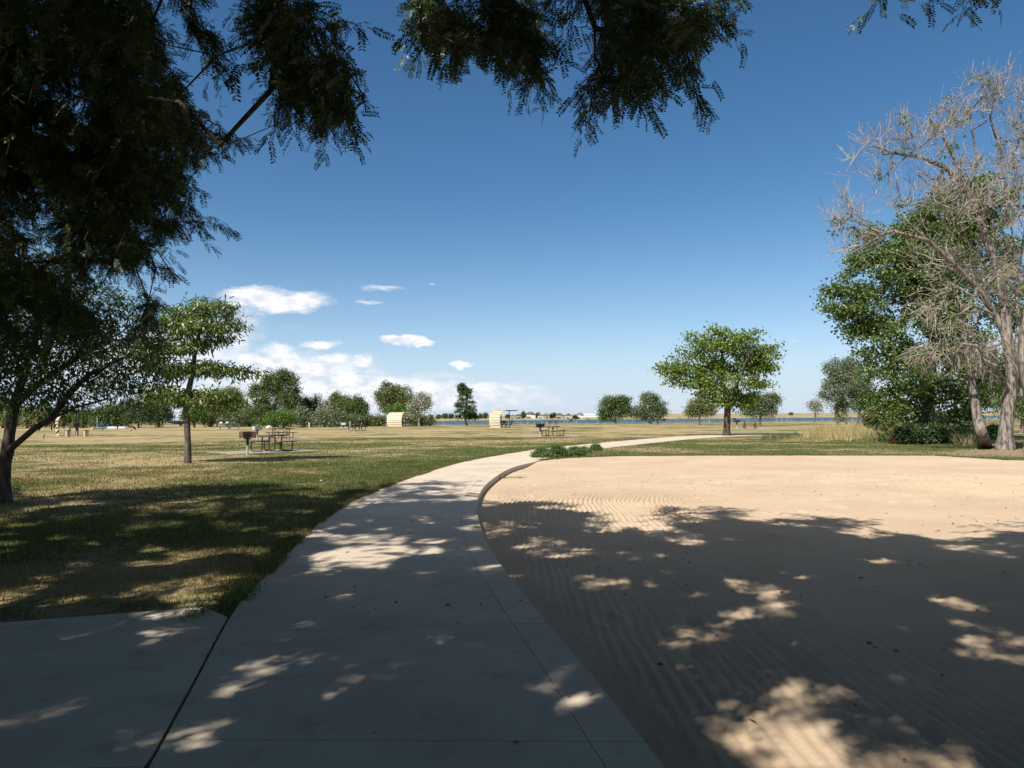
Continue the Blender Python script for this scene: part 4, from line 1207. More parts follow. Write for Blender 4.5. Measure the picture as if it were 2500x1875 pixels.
for i, (x, y, rx, ry, lf, lb) in enumerate(LH):
    far_tree('hedge_tree', lb, x, y + ry, [(x, y, rx, ry), (x - rx * .4, y - ry * .35, rx * .55, ry * .5), (x + rx * .4, y - ry * .2, rx * .55, ry * .6), (x, y + ry * .4, rx, ry * .5)], M[lf], 160 + i, Yd=132 + (i * 7) % 13, ntar=130)

# weeds where the path leaves the sand
for i, (x, y, rx, ry, h) in enumerate([(1172, 980, 20, 10, 0), (1205, 975, 26, 13, 1), (1244, 977, 18, 9, 2), (1288, 968, 10, 6, 3), (1262, 975, 12, 5, 4)]):
    b = gd(x, y + ry - 1)
    rg = np.random.default_rng(200 + i)
    make_tree('weed_clump', ['bushy green weed spilling over the end of the sand kerb', 'largest green weed clump at the bend of the path', 'middling weed clump right of the largest one at the path bend', 'small weed by itself farther along the path edge', 'low weed clump between the middling and the small weed'][i], 'weed', b,
              px_lobes([(x, y + ry * .3, rx, ry * .7), (x - rx * .35, y - ry * .3, rx * .35, ry * .7), (x + rx * .3, y - ry * .1, rx * .3, ry * .8), (x + rx * .05, y - ry * .7, rx * .2, ry * .6), (x - rx * .8, y + ry * .4, rx * .4, ry * .4), (x + rx * .8, y + ry * .4, rx * .4, ry * .35)], b[1], 1.0, rg), 170, 22, .085, (.06, .06, .05), M['weed'], M['weed'], .015, 210 + i, tmpl=T_NARROW, rtip=.003, zfrac=0, seg=.15, droop=-.5, flat=.2, shell=.1, k=4)
b = gd(28, 1075)
make_tree('weed_clump', 'scraggly dark weed at the foot of the forked tree', 'weed', b, px_lobes([(25, 1062, 16, 14), (36, 1055, 10, 10)], b[1], 1), 40, 10, .05, .05, M['weed'], M['weed'], .012, 230, tmpl=T_NARROW, rtip=.003, zfrac=0, seg=.15, k=4)
b = gd(515, 1300)
make_tree('weed_clump', 'dark weed growing in the joint between the two slabs', 'weed', b, [(b + (.0, .05, .05), np.array([.10, .32, .05]), 1), (b + (-.14, -.5, .04), np.array([.05, .2, .04]), .5)], 60, 12, .035, .03, M['weed'], M['weed'], .006, 231, tmpl=T_NARROW, rtip=.002, zfrac=0, seg=.1, k=4)
b = gd(1098, 1033, -.1)
make_tree('weed_clump', 'flat runner weed lying on the sand beside the kerb', 'weed', b, [(b + (.1, 0, .02), np.array([.45, .15, .02]), 1)], 40, 8, .04, (.05, .03, .01), M['weed'], M['weed'], .006, 232, tmpl=T_NARROW, rtip=.002, zfrac=0, seg=.1, k=4)

# ------------------------------------------------------------------ grass, dry grass, litter
def blades(n_pts, rng, h0, h1, wid, mask=None):
    x, y = n_pts
    n = len(x)
    z = zterr(x, y)
    a = rng.uniform(0, 2 * np.pi, n)
    h = rng.uniform(h0, h1, n)
    lx, ly = rng.normal(0, .45, n) * h, rng.normal(0, .45, n) * h
    w = wid * rng.uniform(.6, 1.3, n)
    dx, dy = np.cos(a) * w, np.sin(a) * w
    A = np.stack([x - dx, y - dy, z - .004], 1); B = np.stack([x + dx, y + dy, z - .004], 1); C = np.stack([x + lx, y + ly, z + h], 1)
    V = np.stack([A, B, C], 1).reshape(-1, 3)
    return V, [np.arange(3 * n).reshape(-1, 3)]
rg = np.random.default_rng(300)
parts, drys = [], []
def grass_zone(n, r0_, r1_, a0, a1, h0, h1, wid):
    rr = np.sqrt(rg.uniform(r0_ ** 2, r1_ ** 2, n)); aa = np.radians(rg.uniform(a0, a1, n))
    x, y = rr * np.sin(aa), rr * np.cos(aa)
    ok = ~inside(x, y, PATH_POLY) & ~(sdist(x, y, SAND) > -.08) & ~inside(x, y, SIDE_A) & ~inside(x, y, SIDE_B)
    x, y = x[ok], y[ok]
    d = dry_at(x, y)
    cl = fbm(x * 1.6, y * 1.6, 61)
    ok = rg.random(len(x)) < np.clip(.25 + 1.6 * (cl - .3), .1, 1) * (1.15 - .6 * np.clip(d, 0, 1)) * (soil_at(x, y) < .3 + .5 * rg.random(len(x)))
    x, y, d = x[ok], y[ok], d[ok]
    parts.append(blades((x, y), rg, h0, h1, wid))
    drys.append(np.repeat(d, 3))
grass_zone(230000, 5.2, 14, -46, 0, .02, .055, .0045)
grass_zone(190000, 14, 27, -46, 2, .025, .06, .008)
grass_zone(150000, 27, 55, -44, 44, .03, .07, .016)
# fringe along the left edge of the path and the sand's far rim
for E, n, o_, lo, hi_ in ((PLs[40:96], 42000, -1, .02, .09), (SAND[8 * 10 + 1:8 * 10 + 8], 16000, 1, .03, .09)):
    E = resamp(E, 400)
    i = rg.integers(0, 399, n); t = rg.random(n)[:, None]
    p = E[i] * (1 - t) + E[i + 1] * t
    tn = E[i + 1] - E[i]; tn /= np.linalg.norm(tn, axis=1)[:, None]
    nr_ = np.stack([-tn[:, 1], tn[:, 0]], 1)
    off = np.abs(rg.normal(0, .10, n)) * (1 if o_ == -1 else 1.6) - .02 - .07 * (fbm(p[:, 0] * 1.3, p[:, 1] * 1.3, 81) > .55) * rg.random(n)
    q_ = p + nr_ * off[:, None]
    parts.append(blades((q_[:, 0], q_[:, 1]), rg, lo, hi_, .006))
    drys.append(np.repeat(.30 + .25 * rg.normal(size=n), 3))
V, Fq = join(parts)
me = mesh_np('grass', V, Fq, M['grass'])
at_ = me.attributes.new('dry', 'FLOAT', 'POINT'); at_.data.foreach_set('value', np.concatenate(drys).astype(np.float32))
tag(link('grass', me), 'short mown grass, green to straw, on the park lawn', 'grass', kind='stuff')

# tall dry grass
def tall(poly, n, h0, h1, wid, mat, nm, lb, seed):
    rg = np.random.default_rng(seed)
    P = np.array(poly); lo, hi = P.min(0), P.max(0)
    x, y = rg.uniform(lo[0], hi[0], n), rg.uniform(lo[1], hi[1], n)
    ok = inside(x, y, poly) & (fbm(x * .7, y * .7, seed) > .40)
    V, Fq = blades((x[ok], y[ok]), rg, h0, h1, wid)
    tag(link(nm, mesh_np(nm, V, Fq, mat)), lb, 'grass', kind='stuff')
tp = [tuple(gd(x, y)[:2]) for x, y in ((1730, 948), (1800, 953), (1920, 955), (1945, 935), (1890, 924), (1780, 929), (1735, 938))]
tall(tp, 26000, .35, .95, .012, M['straw'], 'dry_grass', 'tall straw coloured grass in front of the poplar', 301)
tp2 = [tuple(gd(x, y)[:2]) for x, y in ((2060, 962), (2100, 966), (2112, 948), (2075, 944))]
tall(tp2, 5000, .3, .75, .012, M['straw'], 'dry_grass', 'tuft of dry grass left of the leaning stem of the bare tree', 302)
tp3 = [tuple(p) for p in ((-16, 149), (55, 163), (105, 190), (150, 212), (150, 220), (105, 197), (55, 167), (0, 158.5), (-18, 154))]
tall(tp3, 15000, .4, 1.1, .05, M['straw'], 'dry_grass', 'thin dry reeds along the near shore of the lake', 303)
tp4 = [tuple(gd(x, y)[:2]) for x, y in ((1640, 955), (1740, 945), (1720, 937), (1650, 945))]
tall(tp4, 3500, .2, .5, .012, M['dark_leaf'], 'dark_weeds', 'dark scrubby weeds where the far path meets the dry grass', 304)

# litter: dry leaves and twigs on sand and concrete; white blossoms in the grass
rg = np.random.default_rng(320)
n = 800
x, y = rg.uniform(-3, 12, n), rg.uniform(2.6, 24, n) ** 1.0
on = (sdist(x, y, SAND) > .1) | (inside(x, y, PATH_POLY) & (rg.random(n) < .6))
x, y = x[on], y[on]
z = np.where(inside(x, y, PATH_POLY), .022, -.083)
V, Fq = inst(T_LEAF[0], T_LEAF[1], np.stack([x, y, z], 1), rg.normal(size=(len(x), 3)) * np.array([1, 1, .2]), np.array([0, 0, 1.0]) + rg.normal(0, .25, (len(x), 3)), rg.uniform(.02, .06, len(x)))
tag(link('fallen_leaves', mesh_np('fallen_leaves', V, Fq, M['dry_leaf'])), 'dry brown leaves and bits scattered over the sand', 'leaves', kind='stuff')
n = 500
x, y = rg.uniform(-16, 24, n), rg.uniform(15, 48, n)
ok = ~inside(x, y, PATH_POLY) & (sdist(x, y, SAND) < -.2) & (fbm(x * .4, y * .4, 71) > .5)
x, y = x[ok], y[ok]
V, Fq = inst(T_LEAF[0], T_LEAF[1], np.stack([x, y, zterr(x, y) + .05], 1), rg.normal(size=(len(x), 3)), np.array([0, 0, 1.0]) + rg.normal(0, .4, (len(x), 3)), rg.uniform(.02, .05, len(x)))
tag(link('blossoms', mesh_np('blossoms', V, Fq, M['white_bit'])), 'tiny white blossoms dotted in the lawn', 'flowers', kind='stuff')

# ------------------------------------------------------------------ furniture
def bend(pts, r=.09, n=5):
    """rounded corners on a polyline"""
    pts = [np.array(p, float) for p in pts]; o = [pts[0]]
    for a, b, c in zip(pts, pts[1:], pts[2:]):
        p, q = b + (a - b) / np.linalg.norm(a - b) * r, b + (c - b) / np.linalg.norm(c - b) * r
        for t in np.linspace(0, 1, n): o.append((1 - t) ** 2 * p + 2 * t * (1 - t) * b + t * t * q)
    o.append(pts[-1])
    return np.array(o)
def picnic_table(loc, rz, label, group='metal picnic tables on the lawn', top='brown_top', leg='brown_metal', src=None):
    if src is not None:
        t = copy_tree(src); t.location = [float(c) for c in loc]; t.rotation_euler = (0, 0, rz)
        return tag(t, label, 'picnic table', group)
    t = thing('picnic_table', label, 'picnic table', loc, rz, group)
    b = MB()
    for i in range(5): b.box((0, -.31 + i * .155, .745), (1.83, .148, .045), bev=.008)
    b.box((.6, 0, .705), (.06, .72, .03)); b.box((-.6, 0, .705), (.06, .72, .03))
    b.build('tabletop', M[top], t)
    for s in (-1, 1):
        b = MB()
        for k in (-1, 1): b.box((0, s * .70 + k * .072, .45), (1.83, .135, .045), bev=.008)
        b.box((.6, s * .70, .415), (.05, .26, .022)); b.box((-.6, s * .70, .415), (.05, .26, .022))
        b.build('bench', M[top], t)
    for x in (-.6, .6):
        b = MB()
        for s in (-1, 1):
            b.tube(bend([(x, s * .17, .69), (x, s * .17, .03), (x, s * .72, .03), (x, s * .72, .405)], .10), .03, 8)
        b.box((x, 0, .34), (.04, .34, .04))
        b.build('leg', M[leg], t)
    b = MB()
    for s in (-1, 1): b.tube([(s * .03, 0, .71), (s * .58, 0, .34)], .016, 6)
    b.build('brace', M[leg], t)
    return t
def grill(loc, rz, label, boxm='rust_iron', postm='green_pipe', scale=1.0):
    t = thing('park_grill', label, 'grill', loc, rz, 'charcoal grills on posts')
    t.scale = (scale,) * 3
    b = MB()
    b.box((0, .19, .88), (.56, .02, .26)); b.box((-.28, 0, .88), (.02, .40, .26)); b.box((.28, 0, .88), (.02, .40, .26)); b.box((0, 0, .745), (.58, .40, .02))
    b.build('firebox', M[boxm], t)
    b = MB()
    for i in range(9): b.tube([(-.25 + i * .0625, -.24, .955), (-.25 + i * .0625, .17, .955)], .008, 5)
    b.tube([(-.28, -.22, .955), (.28, -.22, .955)], .012, 6); b.tube([(-.20, -.24, .955), (-.20, -.36, .955)], .014, 6); b.tube([(.20, -.24, .955), (.20, -.36, .955)], .014, 6)
    b.build('grate', M['black_iron'], t)
    b = MB(); b.tube([(0, 0, .735), (0, 0, .40)], .055, 10); b.box((0, 0, .70), (.2, .2, .05)); b.build('sleeve', M['black_iron'], t)
    b = MB(); b.tube([(0, 0, .42), (0, 0, -.1)], .045, 10); b.build('post', M[postm], t)
    return t
def g3(x, y): p = gnd(x, y); return (p[0], p[1], float(zterr(np.array([p[0]]), np.array([p[1]]))[0]))
def gz(x, y, z): p = g3(x, y); return (p[0], p[1], z)
R = math.radians
def rot(px, a):
    """heading relative to the line of sight at photo column px: 0 = long axis across the picture"""
    return R(a) - math.atan((px - CX) / F)

p1 = gz(664, 1103, .03)
T1 = picnic_table(p1, rot(664, 62), 'nearest brown picnic table, behind the grill with the pale green post')
p2 = gz(686, 1071, .03)
picnic_table(p2, rot(686, 30), 'brown picnic table just behind the nearest one', src=T1)
p3 = gz(872, 1053, .03)
picnic_table(p3, rot(872, 52), 'brown picnic table before the hedge with a white lounge chair at its left', src=T1)
p4 = gz(1350, 1065.5, .03)
picnic_table(p4, rot(1350, 75), 'brown picnic table on a pale pad between the path and the shelters', src=T1)
p5 = gz(1831, 1046.5, .03)
picnic_table(p5, rot(1831, 12), 'brown picnic table right of the round tree trunk', src=T1)
p6 = gz(2056, 1037, .03)
picnic_table(p6, rot(2056, 10), 'far brown picnic table under the shade tree beside the poplar', src=T1)
p7 = g3(1350, 1037)
T7 = picnic_table(gz(1350, 1036.5, p7[2]), rot(1350, 4), 'dark picnic table on the shore in front of the lake', 'wooden tables by the water', 'black_iron', 'black_iron')
p8 = g3(1598, 1036)
picnic_table(p8, rot(1598, 8), 'dark picnic table at the foot of the pale lakeside tree', 'wooden tables by the water', src=T7)
T9 = picnic_table(g3(548, 1048), rot(548, 5), 'grey weathered picnic table in front of the blue canopy', 'grey tables by the hedge', 'grey_wood', 'grey_wood')
picnic_table(g3(572, 1047), rot(572, -4), 'grey weathered picnic table at the right of the blue canopy', 'grey tables by the hedge', src=T9)

def padrect(c, w, d, rz, z=.03):
    ca, sa = math.cos(rz), math.sin(rz)
    pad([(c[0] + x * ca - y * sa, c[1] + x * sa + y * ca) for x, y in ((-w / 2, -d / 2), (w / 2, -d / 2), (w / 2, d / 2), (-w / 2, d / 2))])
padrect((p1[0] - .3, p1[1] - .1), 4.2, 3.0, rot(664, 25))
padrect((p2[0], p2[1]), 4.2, 3.2, rot(686, 8))
padrect((p3[0] - .3, p3[1]), 4.0, 3.0, rot(872, 6))
padrect((p4[0] - .2, p4[1]), 4.0, 3.4, rot(1350, 14))
padrect((p5[0], p5[1]), 3.6, 3.0, rot(1831, 5))
padrect((p6[0], p6[1]), 3.6, 3.0, rot(2056, 5))

grill(gz(604, 1110.5, 0), rot(604, 25), 'large rusty grill on a pale green post, nearest the camera', 'rust_iron')
grill(gz(628, 1075, .0), rot(628, -150), 'grey backed grill left of the second picnic table', 'grey_iron', 'grey_iron')
grill(gz(839, 1053, 0), rot(839, 160), 'pale grey grill at the left of the table before the hedge', 'grey_iron', 'grey_iron')
grill(gz(1319, 1066.5, 0), rot(1319, 20), 'black grill on a grey post left of the table on the pale pad', 'black_iron', 'grey_iron')
grill(gz(1799, 1047, 0), rot(1799, 60), 'dark grill on a grey post left of the table by the round tree', 'black_iron', 'grey_iron')
grill(gz(1793, 1034, 0), rot(1793, 20), 'grill on a post near the lake, seen above the one by the round tree', 'rust_iron', 'grey_iron')
grill(gz(1006, 1041, 0), rot(1006, 20), 'rusty grill under the silvery tree right of the back-on shelter', 'rust_iron', 'tan_block')
grill(gz(1394, 1036, 0), rot(1394, 30), 'rusty grill standing alone at the water edge', 'rust_iron', 'grey_iron')
grill(gz(1621, 1037, 0), rot(1621, 30), 'small grill right of the dark table by the pale lakeside tree', 'black_iron', 'grey_iron')
grill(gz(187, 1066, 0), rot(187, 15), 'rusty brown grill on a tan post beneath the edge-on shelter', 'rust_iron', 'tan_block', 1.25)
grill(gz(156, 1056, 0), rot(156, 15), 'rusty grill farther left behind the edge-on shelter', 'rust_iron', 'tan_block', 1.15)
for i, (x, y, lb) in enumerate(((166, 1066, 'tan concrete seat block left of the grill under the edge-on shelter'), (210, 1066, 'tan concrete seat block right of the grill under the edge-on shelter'), (169, 1054, 'small tan seat block farthest back under the edge-on shelter'))):
    t = thing('seat_block', lb, 'seat', g3(x, y), rot(x, 20), 'concrete seat blocks')
    b = MB(); b.box((0, 0, .25), (.30, .34, .60), bev=.02); b.build('block', M['tan_block'], t)
    b = MB(); b.box((0, 0, .58), (.36, .40, .06), bev=.015); b.build('seat', M['rust_iron'], t)

# curved shelters
PROF = crom([(0, 0), (-.12, .5), (-.17, 1.05), (-.08, 1.6), (.16, 2.05), (.5, 2.3), (.88, 2.40)], 8)
def shelter(loc, rz, label):
    t = thing('picnic_shelter', label, 'shelter', loc, rz, 'curved steel picnic shelters')
    L = arclen(PROF); npan = 8
    b = MB(); hw = 1.5
    for i in range(npan):
        sv = np.linspace(L[-1] * i / npan, L[-1] * (i + 1) / npan, 4)
        x = np.interp(sv, L, PROF[:, 0]); z = np.interp(sv, L, PROF[:, 1])
        tx, tz = np.gradient(x), np.gradient(z); n_ = np.hypot(tx, tz); nx, nz = -tz / n_, tx / n_
        o = np.linspace(.10, .018, 4)                        # each panel laps over the one below
        outer = [(x[j] + nx[j] * o[j], z[j] + nz[j] * o[j]) for j in range(4)]
        inner = [(x[j] - nx[j] * .01, z[j] - nz[j] * .01) for j in range(3, -1, -1)]
        b.prism(outer + inner, -hw, hw)
    b.build('curved_wall', M['tan_panel'], t)
    for s in (-1, 1):
        b = MB(); b.tube(np.array([(p[0], s * 1.53, p[1]) for p in PROF]), .045, 6); b.build('edge_trim', M['tan_panel'], t)
    b = MB(); b.box((1.86, 0, 2.425), (1.92, 3.06, .05), bev=.01)
    for y in (-1.2, 0, 1.2): b.box((1.86, y, 2.36), (1.85, .06, .075))
    b.build('roof', M['dark_steel'], t)
    for y in (-1.2, 1.2):
        b = MB(); b.box((1.55, y, 1.16), (.09, .09, 2.32)); b.box((1.55, y, .02), (.2, .2, .03)); b.build('post', M['dark_steel'], t)
    padrect((loc[0] + 1.3 * math.cos(rz), loc[1] + 1.3 * math.sin(rz)), 3.6, 3.8, rz)
    return t
def shelter_at(px, py, a, lb):
    p = g3(px, py); rz = rot(px, a); return shelter((p[0], p[1], .03), rz, lb), p, rz
_, q, rz = shelter_at(964, 1041.5, 53, 'curved cream shelter seen from its back, in front of the olive tree')
picnic_table((q[0] + 1.5 * math.cos(rz), q[1] + 1.5 * math.sin(rz), .03), rz + R(90), 'table half hidden behind the back-on curved shelter', src=T1)
_, q, rz = shelter_at(1210, 1044.5, 28, 'curved cream shelter seen from its side with the flat roof towards the lake')
picnic_table((q[0] + 1.35 * math.cos(rz), q[1] + 1.35 * math.sin(rz), .03), rz + R(90), 'table under the flat roof of the side-on curved shelter', src=T1)
grill((q[0] + 1.2, q[1] - 2.0, 0), rot(1226, 20), 'black grill in front of the side-on shelter', 'black_iron', 'tan_block')
grill((q[0] + 2.2, q[1] - 2.3, 0), rot(1245, 50), 'brown grill on a tan post right of the black one at the side-on shelter', 'rust_iron', 'tan_block')
shelter_at(143, 1064, 3, 'curved cream shelter seen edge-on behind the forked tree at left')

# small things far off at left
q = g3(755, 1044)
t = thing('marker_post', 'short grey marker post in front of the willow bushes', 'post', q)
b = MB(); b.box((0, 0, .38), (.22, .16, .84), bev=.02); b.build('post', M['grey_iron'], t)
b = MB(); b.box((0, 0, .81), (.26, .2, .05), bev=.01); b.build('cap', M['stone'], t)
q = g3(657, 1044)
t = thing('boulder', 'white rounded rock in the dry grass behind the second table', 'rock', q)
rg = np.random.default_rng(5)
bm_v = []
for i in range(9):
    for j in range(14):
        th, ph_ = math.pi * .5 * i / 8, 2 * math.pi * j / 14
        r_ = 1 + .08 * rg.normal()
        bm_v.append((.5 * r_ * math.cos(ph_) * math.cos(th), .35 * r_ * math.sin(ph_) * math.cos(th), .34 * math.sin(th)))
b = MB(); b.add(bm_v, [(i * 14 + j, i * 14 + (j + 1) % 14, (i + 1) * 14 + (j + 1) % 14, (i + 1) * 14 + j) for i in range(8) for j in range(14)]); b.build('rock', M['white_plastic'], t, True)

def lounge(loc, rz, lb):
    t = thing('lounge_chair', lb, 'lounge chair', loc, rz)
    b = MB(); b.box((.35, 0, .34), (1.2, .6, .05), bev=.015); b.build('seat', M['white_plastic'], t)
    b = MB(); b.box((-.45, 0, .68), (.05, .6, .85), bev=.015); o = b.build('backrest', M['white_plastic'], t); o.rotation_euler = (0, R(-0), 0)
    for x in (-.2, .85):
        for y in (-.25, .25):
            b = MB(); b.tube([(x, y, .33), (x + .05, y, 0)], .025, 6); b.build('leg', M['grey_iron'], t)
lounge(g3(846, 1049), rot(846, 175), 'white folding lounge chair left of the table before the hedge')

# blue canopy
q = at(566, 1046, 138); q = (q[0], q[1], float(zterr(np.array([q[0]]), np.array([q[1]]))[0]) - .35)
t = thing('blue_canopy', 'blue peaked canopy on thin posts at the hedge', 'canopy', q, rot(571, 14))
b = MB(); w = 1.45
b.add([(-w, -w, 1.95), (w, -w, 1.95), (w, w, 1.95), (-w, w, 1.95), (-.25, -.25, 2.75), (.25, -.25, 2.75), (.25, .25, 2.75), (-.25, .25, 2.75), (0, 0, 2.9)],
      [(0, 1, 5, 4), (1, 2, 6, 5), (2, 3, 7, 6), (3, 0, 4, 7), (4, 5, 8), (5, 6, 8), (6, 7, 8), (7, 4, 8)])
for (c, s_) in (((0, -w, 1.85), (2 * w, .02, .25)), ((0, w, 1.85), (2 * w, .02, .25)), ((-w, 0, 1.85), (.02, 2 * w, .25)), ((w, 0, 1.85), (.02, 2 * w, .25))): b.box(c, s_)
b.build('roof', M['blue_cloth'], t)
for x in (-1.4, 1.4):
    for y in (-1.4, 1.4):
        b = MB(); b.tube([(x, y, 0), (x, y, 1.95)], .04, 6); b.build('post', M['white_plastic'], t)
t = thing('storage_box', 'dark box standing under the blue canopy', 'box', q, rot(571, 5))
b = MB(); b.box((0, .2, .5), (1.9, .9, 1.0), bev=.03); b.build('body', M['black_iron'], t); b = MB(); b.box((0, .2, 1.03), (2.0, 1.0, .06), bev=.02); b.build('lid', M['roof_brown'], t)
for i, (dx, lb) in enumerate(((-.5, 'white bag on the grey table in front of the blue canopy'), (.35, 'smaller white bundle beside the white bag on the grey table'))):
    q = T9.location
    t = thing('bag', lb, 'bag', (q[0] + dx, q[1], .79), 0)
    b = MB(); b.box((0, 0, .13), (.42 - .14 * i, .3, .24), bev=.09); b.build('body', M['white_plastic'], t); b = MB(); b.tube(bend([(-.1, 0, .22), (-.1, 0, .34), (.1, 0, .34), (.1, 0, .22)], .05), .014, 6); b.build('handle', M['white_plastic'], t)

def hull(L, wd, h, n=13):
    """boat hull sections, bow towards +x"""
    V, Fc = [], []
    for i in range(n):
        u = i / (n - 1); x = -L / 2 + L * u
        bw = wd / 2 * (1 - max(0, (u - .45) / .55) ** 2.2) * (0.9 + .1 * u) + .01
        rise = .35 * h * max(0, (u - .4) / .6) ** 2
        V += [(x, -bw, h + rise * .5), (x, -bw * .75, h * .35 + rise), (x, 0, rise), (x, bw * .75, h * .35 + rise), (x, bw, h + rise * .5)]
    for i in range(n - 1):
        for j in range(4): a = i * 5 + j; Fc.append((a, a + 1, a + 6, a + 5))
        Fc.append((i * 5 + 4, i * 5, (i + 1) * 5, (i + 1) * 5 + 4))
    Fc.append((0, 4, 3, 2, 1)); e = (n - 1) * 5; Fc.append((e, e + 1, e + 2, e + 3, e + 4))
    return V, Fc
q = g3(413, 1041)
t = thing('motor_boat', 'blue motor boat with white trim parked by the hedge', 'boat', (q[0], q[1] + 4, .45), rot(413, 175))
V, Fc = hull(4.2, 1.7, .75); b = MB(); b.add(V, Fc); b.build('hull', M['navy'], t)
b = MB(); b.tube([(-2.05, -.78, .78), (0, -.84, .80), (1.2, -.62, .86), (2.0, -.1, .92)], .05, 6); b.tube([(-2.05, .78, .78), (0, .84, .80), (1.2, .62, .86), (2.0, .1, .92)], .05, 6); b.build('gunwale', M['white_plastic'], t)
b = MB(); b.box((.35, 0, 1.0), (.9, 1.2, .42), bev=.1); b.build('console', M['white_plastic'], t)
b = MB(); b.box((-1.9, 0, 1.1), (.3, .4, .75), bev=.08); b.build('outboard', M['white_plastic'], t)
b = MB(); b.box((.72, 0, 1.35), (.04, 1.1, .42)); b.build('windscreen', M['glass'], t)
b = MB(); b.tube([(1.6, 0, .8), (1.65, 0, 2.0)], .03, 6); b.build('mast', M['grey_iron'], t)
b = MB(); b.box((1.35, 0, 1.75), (.55, .03, .5)); b.build('flag', M['blue_cloth'], t)
t = thing('boat_trailer', 'dark trailer carrying the blue motor boat', 'trailer', (q[0], q[1] + 4, 0), rot(413, 175))
b = MB(); b.box((0, .55, .42), (3.6, .08, .1)); b.box((0, -.55, .42), (3.6, .08, .1)); b.box((-.6, 0, .36), (.1, 1.5, .08)); b.build('frame', M['dark_steel'], t)
for s in (-1, 1):
    b = MB(); b.tube([(-.6, s * .72, .28), (-.6, s * .88, .28)], .28, 14); b.build('wheel', M['black_iron'], t)
q = g3(243, 1048)
t = thing('sail_dinghy', 'small sailing dinghy with a white mast and blue cover at the hedge', 'boat', q, rot(243, 8))
V, Fc = hull(2.2, .9, .35); b = MB(); b.add(V, Fc); b.build('hull', M['white_plastic'], t)
b = MB(); b.tube([(-.35, 0, .3), (-.35, 0, 1.85)], .035, 6); b.build('mast', M['white_plastic'], t)
b = MB(); b.tube(crom([(-.4, 0, .95), (.1, 0, .72), (.7, 0, .62), (1.3, 0, .6)], 4), [.16] * 4 + [.2] * 4 + [.15] * 5, 8); b.build('sail_cover', M['blue_cloth'], t)
for i, (x, lb) in enumerate(((274, 'white upturned canoe lying in the dry grass, the left of two'), (298, 'white upturned canoe lying in the dry grass, the right of two'))):
    q = g3(x, 1047)
    t = thing('canoe', lb, 'canoe', (q[0], q[1], q[2] + .38), rot(x, 4 + 8 * i)); t.rotation_euler = (R(180), 0, rot(x, 4 + 8 * i))
    V, Fc = hull(1.9 - .3 * i, .7, .32); b = MB(); b.add(V, Fc); b.build('hull', M['white_plastic'], t)
    b = MB(); b.tube([(-.95 + .15 * i, 0, .05), (0, 0, -.015), (.7, 0, .03)], .03, 6); b.build('keel', M['grey_iron'], t)
q = gd(1427, 1147, -.09)
t = thing('stone', 'small white stone lying on the sunlit sand near the shadow edge', 'stone', q)
b = MB(); b.box((0, 0, .02), (.09, .07, .05), bev=.022); b.build('stone', M['white_plastic'], t)

# ------------------------------------------------------------------ the far shore
def house(px, wpx, hpx, label, wall, roof, seed, gable=True, wing=0):
    """px, wpx, hpx in photo pixels; stands on the far shore"""
    rg = np.random.default_rng(seed)
    Yd = 935 + rg.uniform(0, 30)
    s = Yd / F
    p = at(px, 1018, Yd)
    z0 = float(zterr(np.array([p[0]]), np.array([Yd]))[0])
    w_, h_ = wpx * s, hpx * s * 1.15
    t = thing('house', label, 'house', (p[0], Yd, z0), R(rg.uniform(-8, 8)), 'houses on the far shore')
    hw = h_ * .62; d = w_ * .7
    b = MB(); b.box((0, 0, hw / 2 - .5), (w_, d, hw + 1)); b.build('wall', M[wall], t)
    b = MB()
    rh = h_ - hw
    ov = .45
    if gable: b.prism([(-w_ / 2 - ov, hw - .2), (w_ / 2 + ov, hw - .2), (0, hw + rh)], -d / 2 - ov, d / 2 + ov)
    else: b.add([(-w_ / 2 - ov, -d / 2 - ov, hw), (w_ / 2 + ov, -d / 2 - ov, hw), (w_ / 2 + ov, d / 2 + ov, hw), (-w_ / 2 - ov, d / 2 + ov, hw), (-w_ * .22, 0, hw + rh), (w_ * .22, 0, hw + rh)],
                [(0, 1, 5, 4), (2, 3, 4, 5), (1, 2, 5), (3, 0, 4), (3, 2, 1, 0)])
    b.build('roof', M[roof], t)
    if wing:
        b = MB(); b.box((wing * w_ * .28, -d / 2 - 1.2, hw * .36), (w_ * .36, 2.8, hw * .95)); bay = b.build('bay', M[wall], t)
        b = MB(); b.prism([(wing * w_ * .28 - w_ * .21, hw * .84), (wing * w_ * .28 + w_ * .21, hw * .84), (wing * w_ * .28, hw * 1.18)], -d / 2 - 3, -d / 2 + .3); b.build('bay_roof', M[roof], bay)
    n = max(2, int(w_ / 3.2))
    for fl in range(2):
        for i in range(n):
            x = -w_ / 2 + w_ * (i + .5) / n
            if wing and abs(x - wing * w_ * .28) < w_ * .2: continue
            b = MB(); b.box((x, -d / 2 - .02, hw * (.3 + .42 * fl)), (1.5, .12, hw * .25)); wn = b.build('window', M['white_paint'], t)
            b = MB(); b.box((x, -d / 2 - .09, hw * (.3 + .42 * fl)), (1.25, .06, hw * .20)); b.build('pane', M['glass'], wn)
    b = MB(); b.box((-w_ * .2, -d / 2 - .9, hw * .48), (w_ * .5, 1.8, .18)); b.build('deck', M['white_paint'], t)
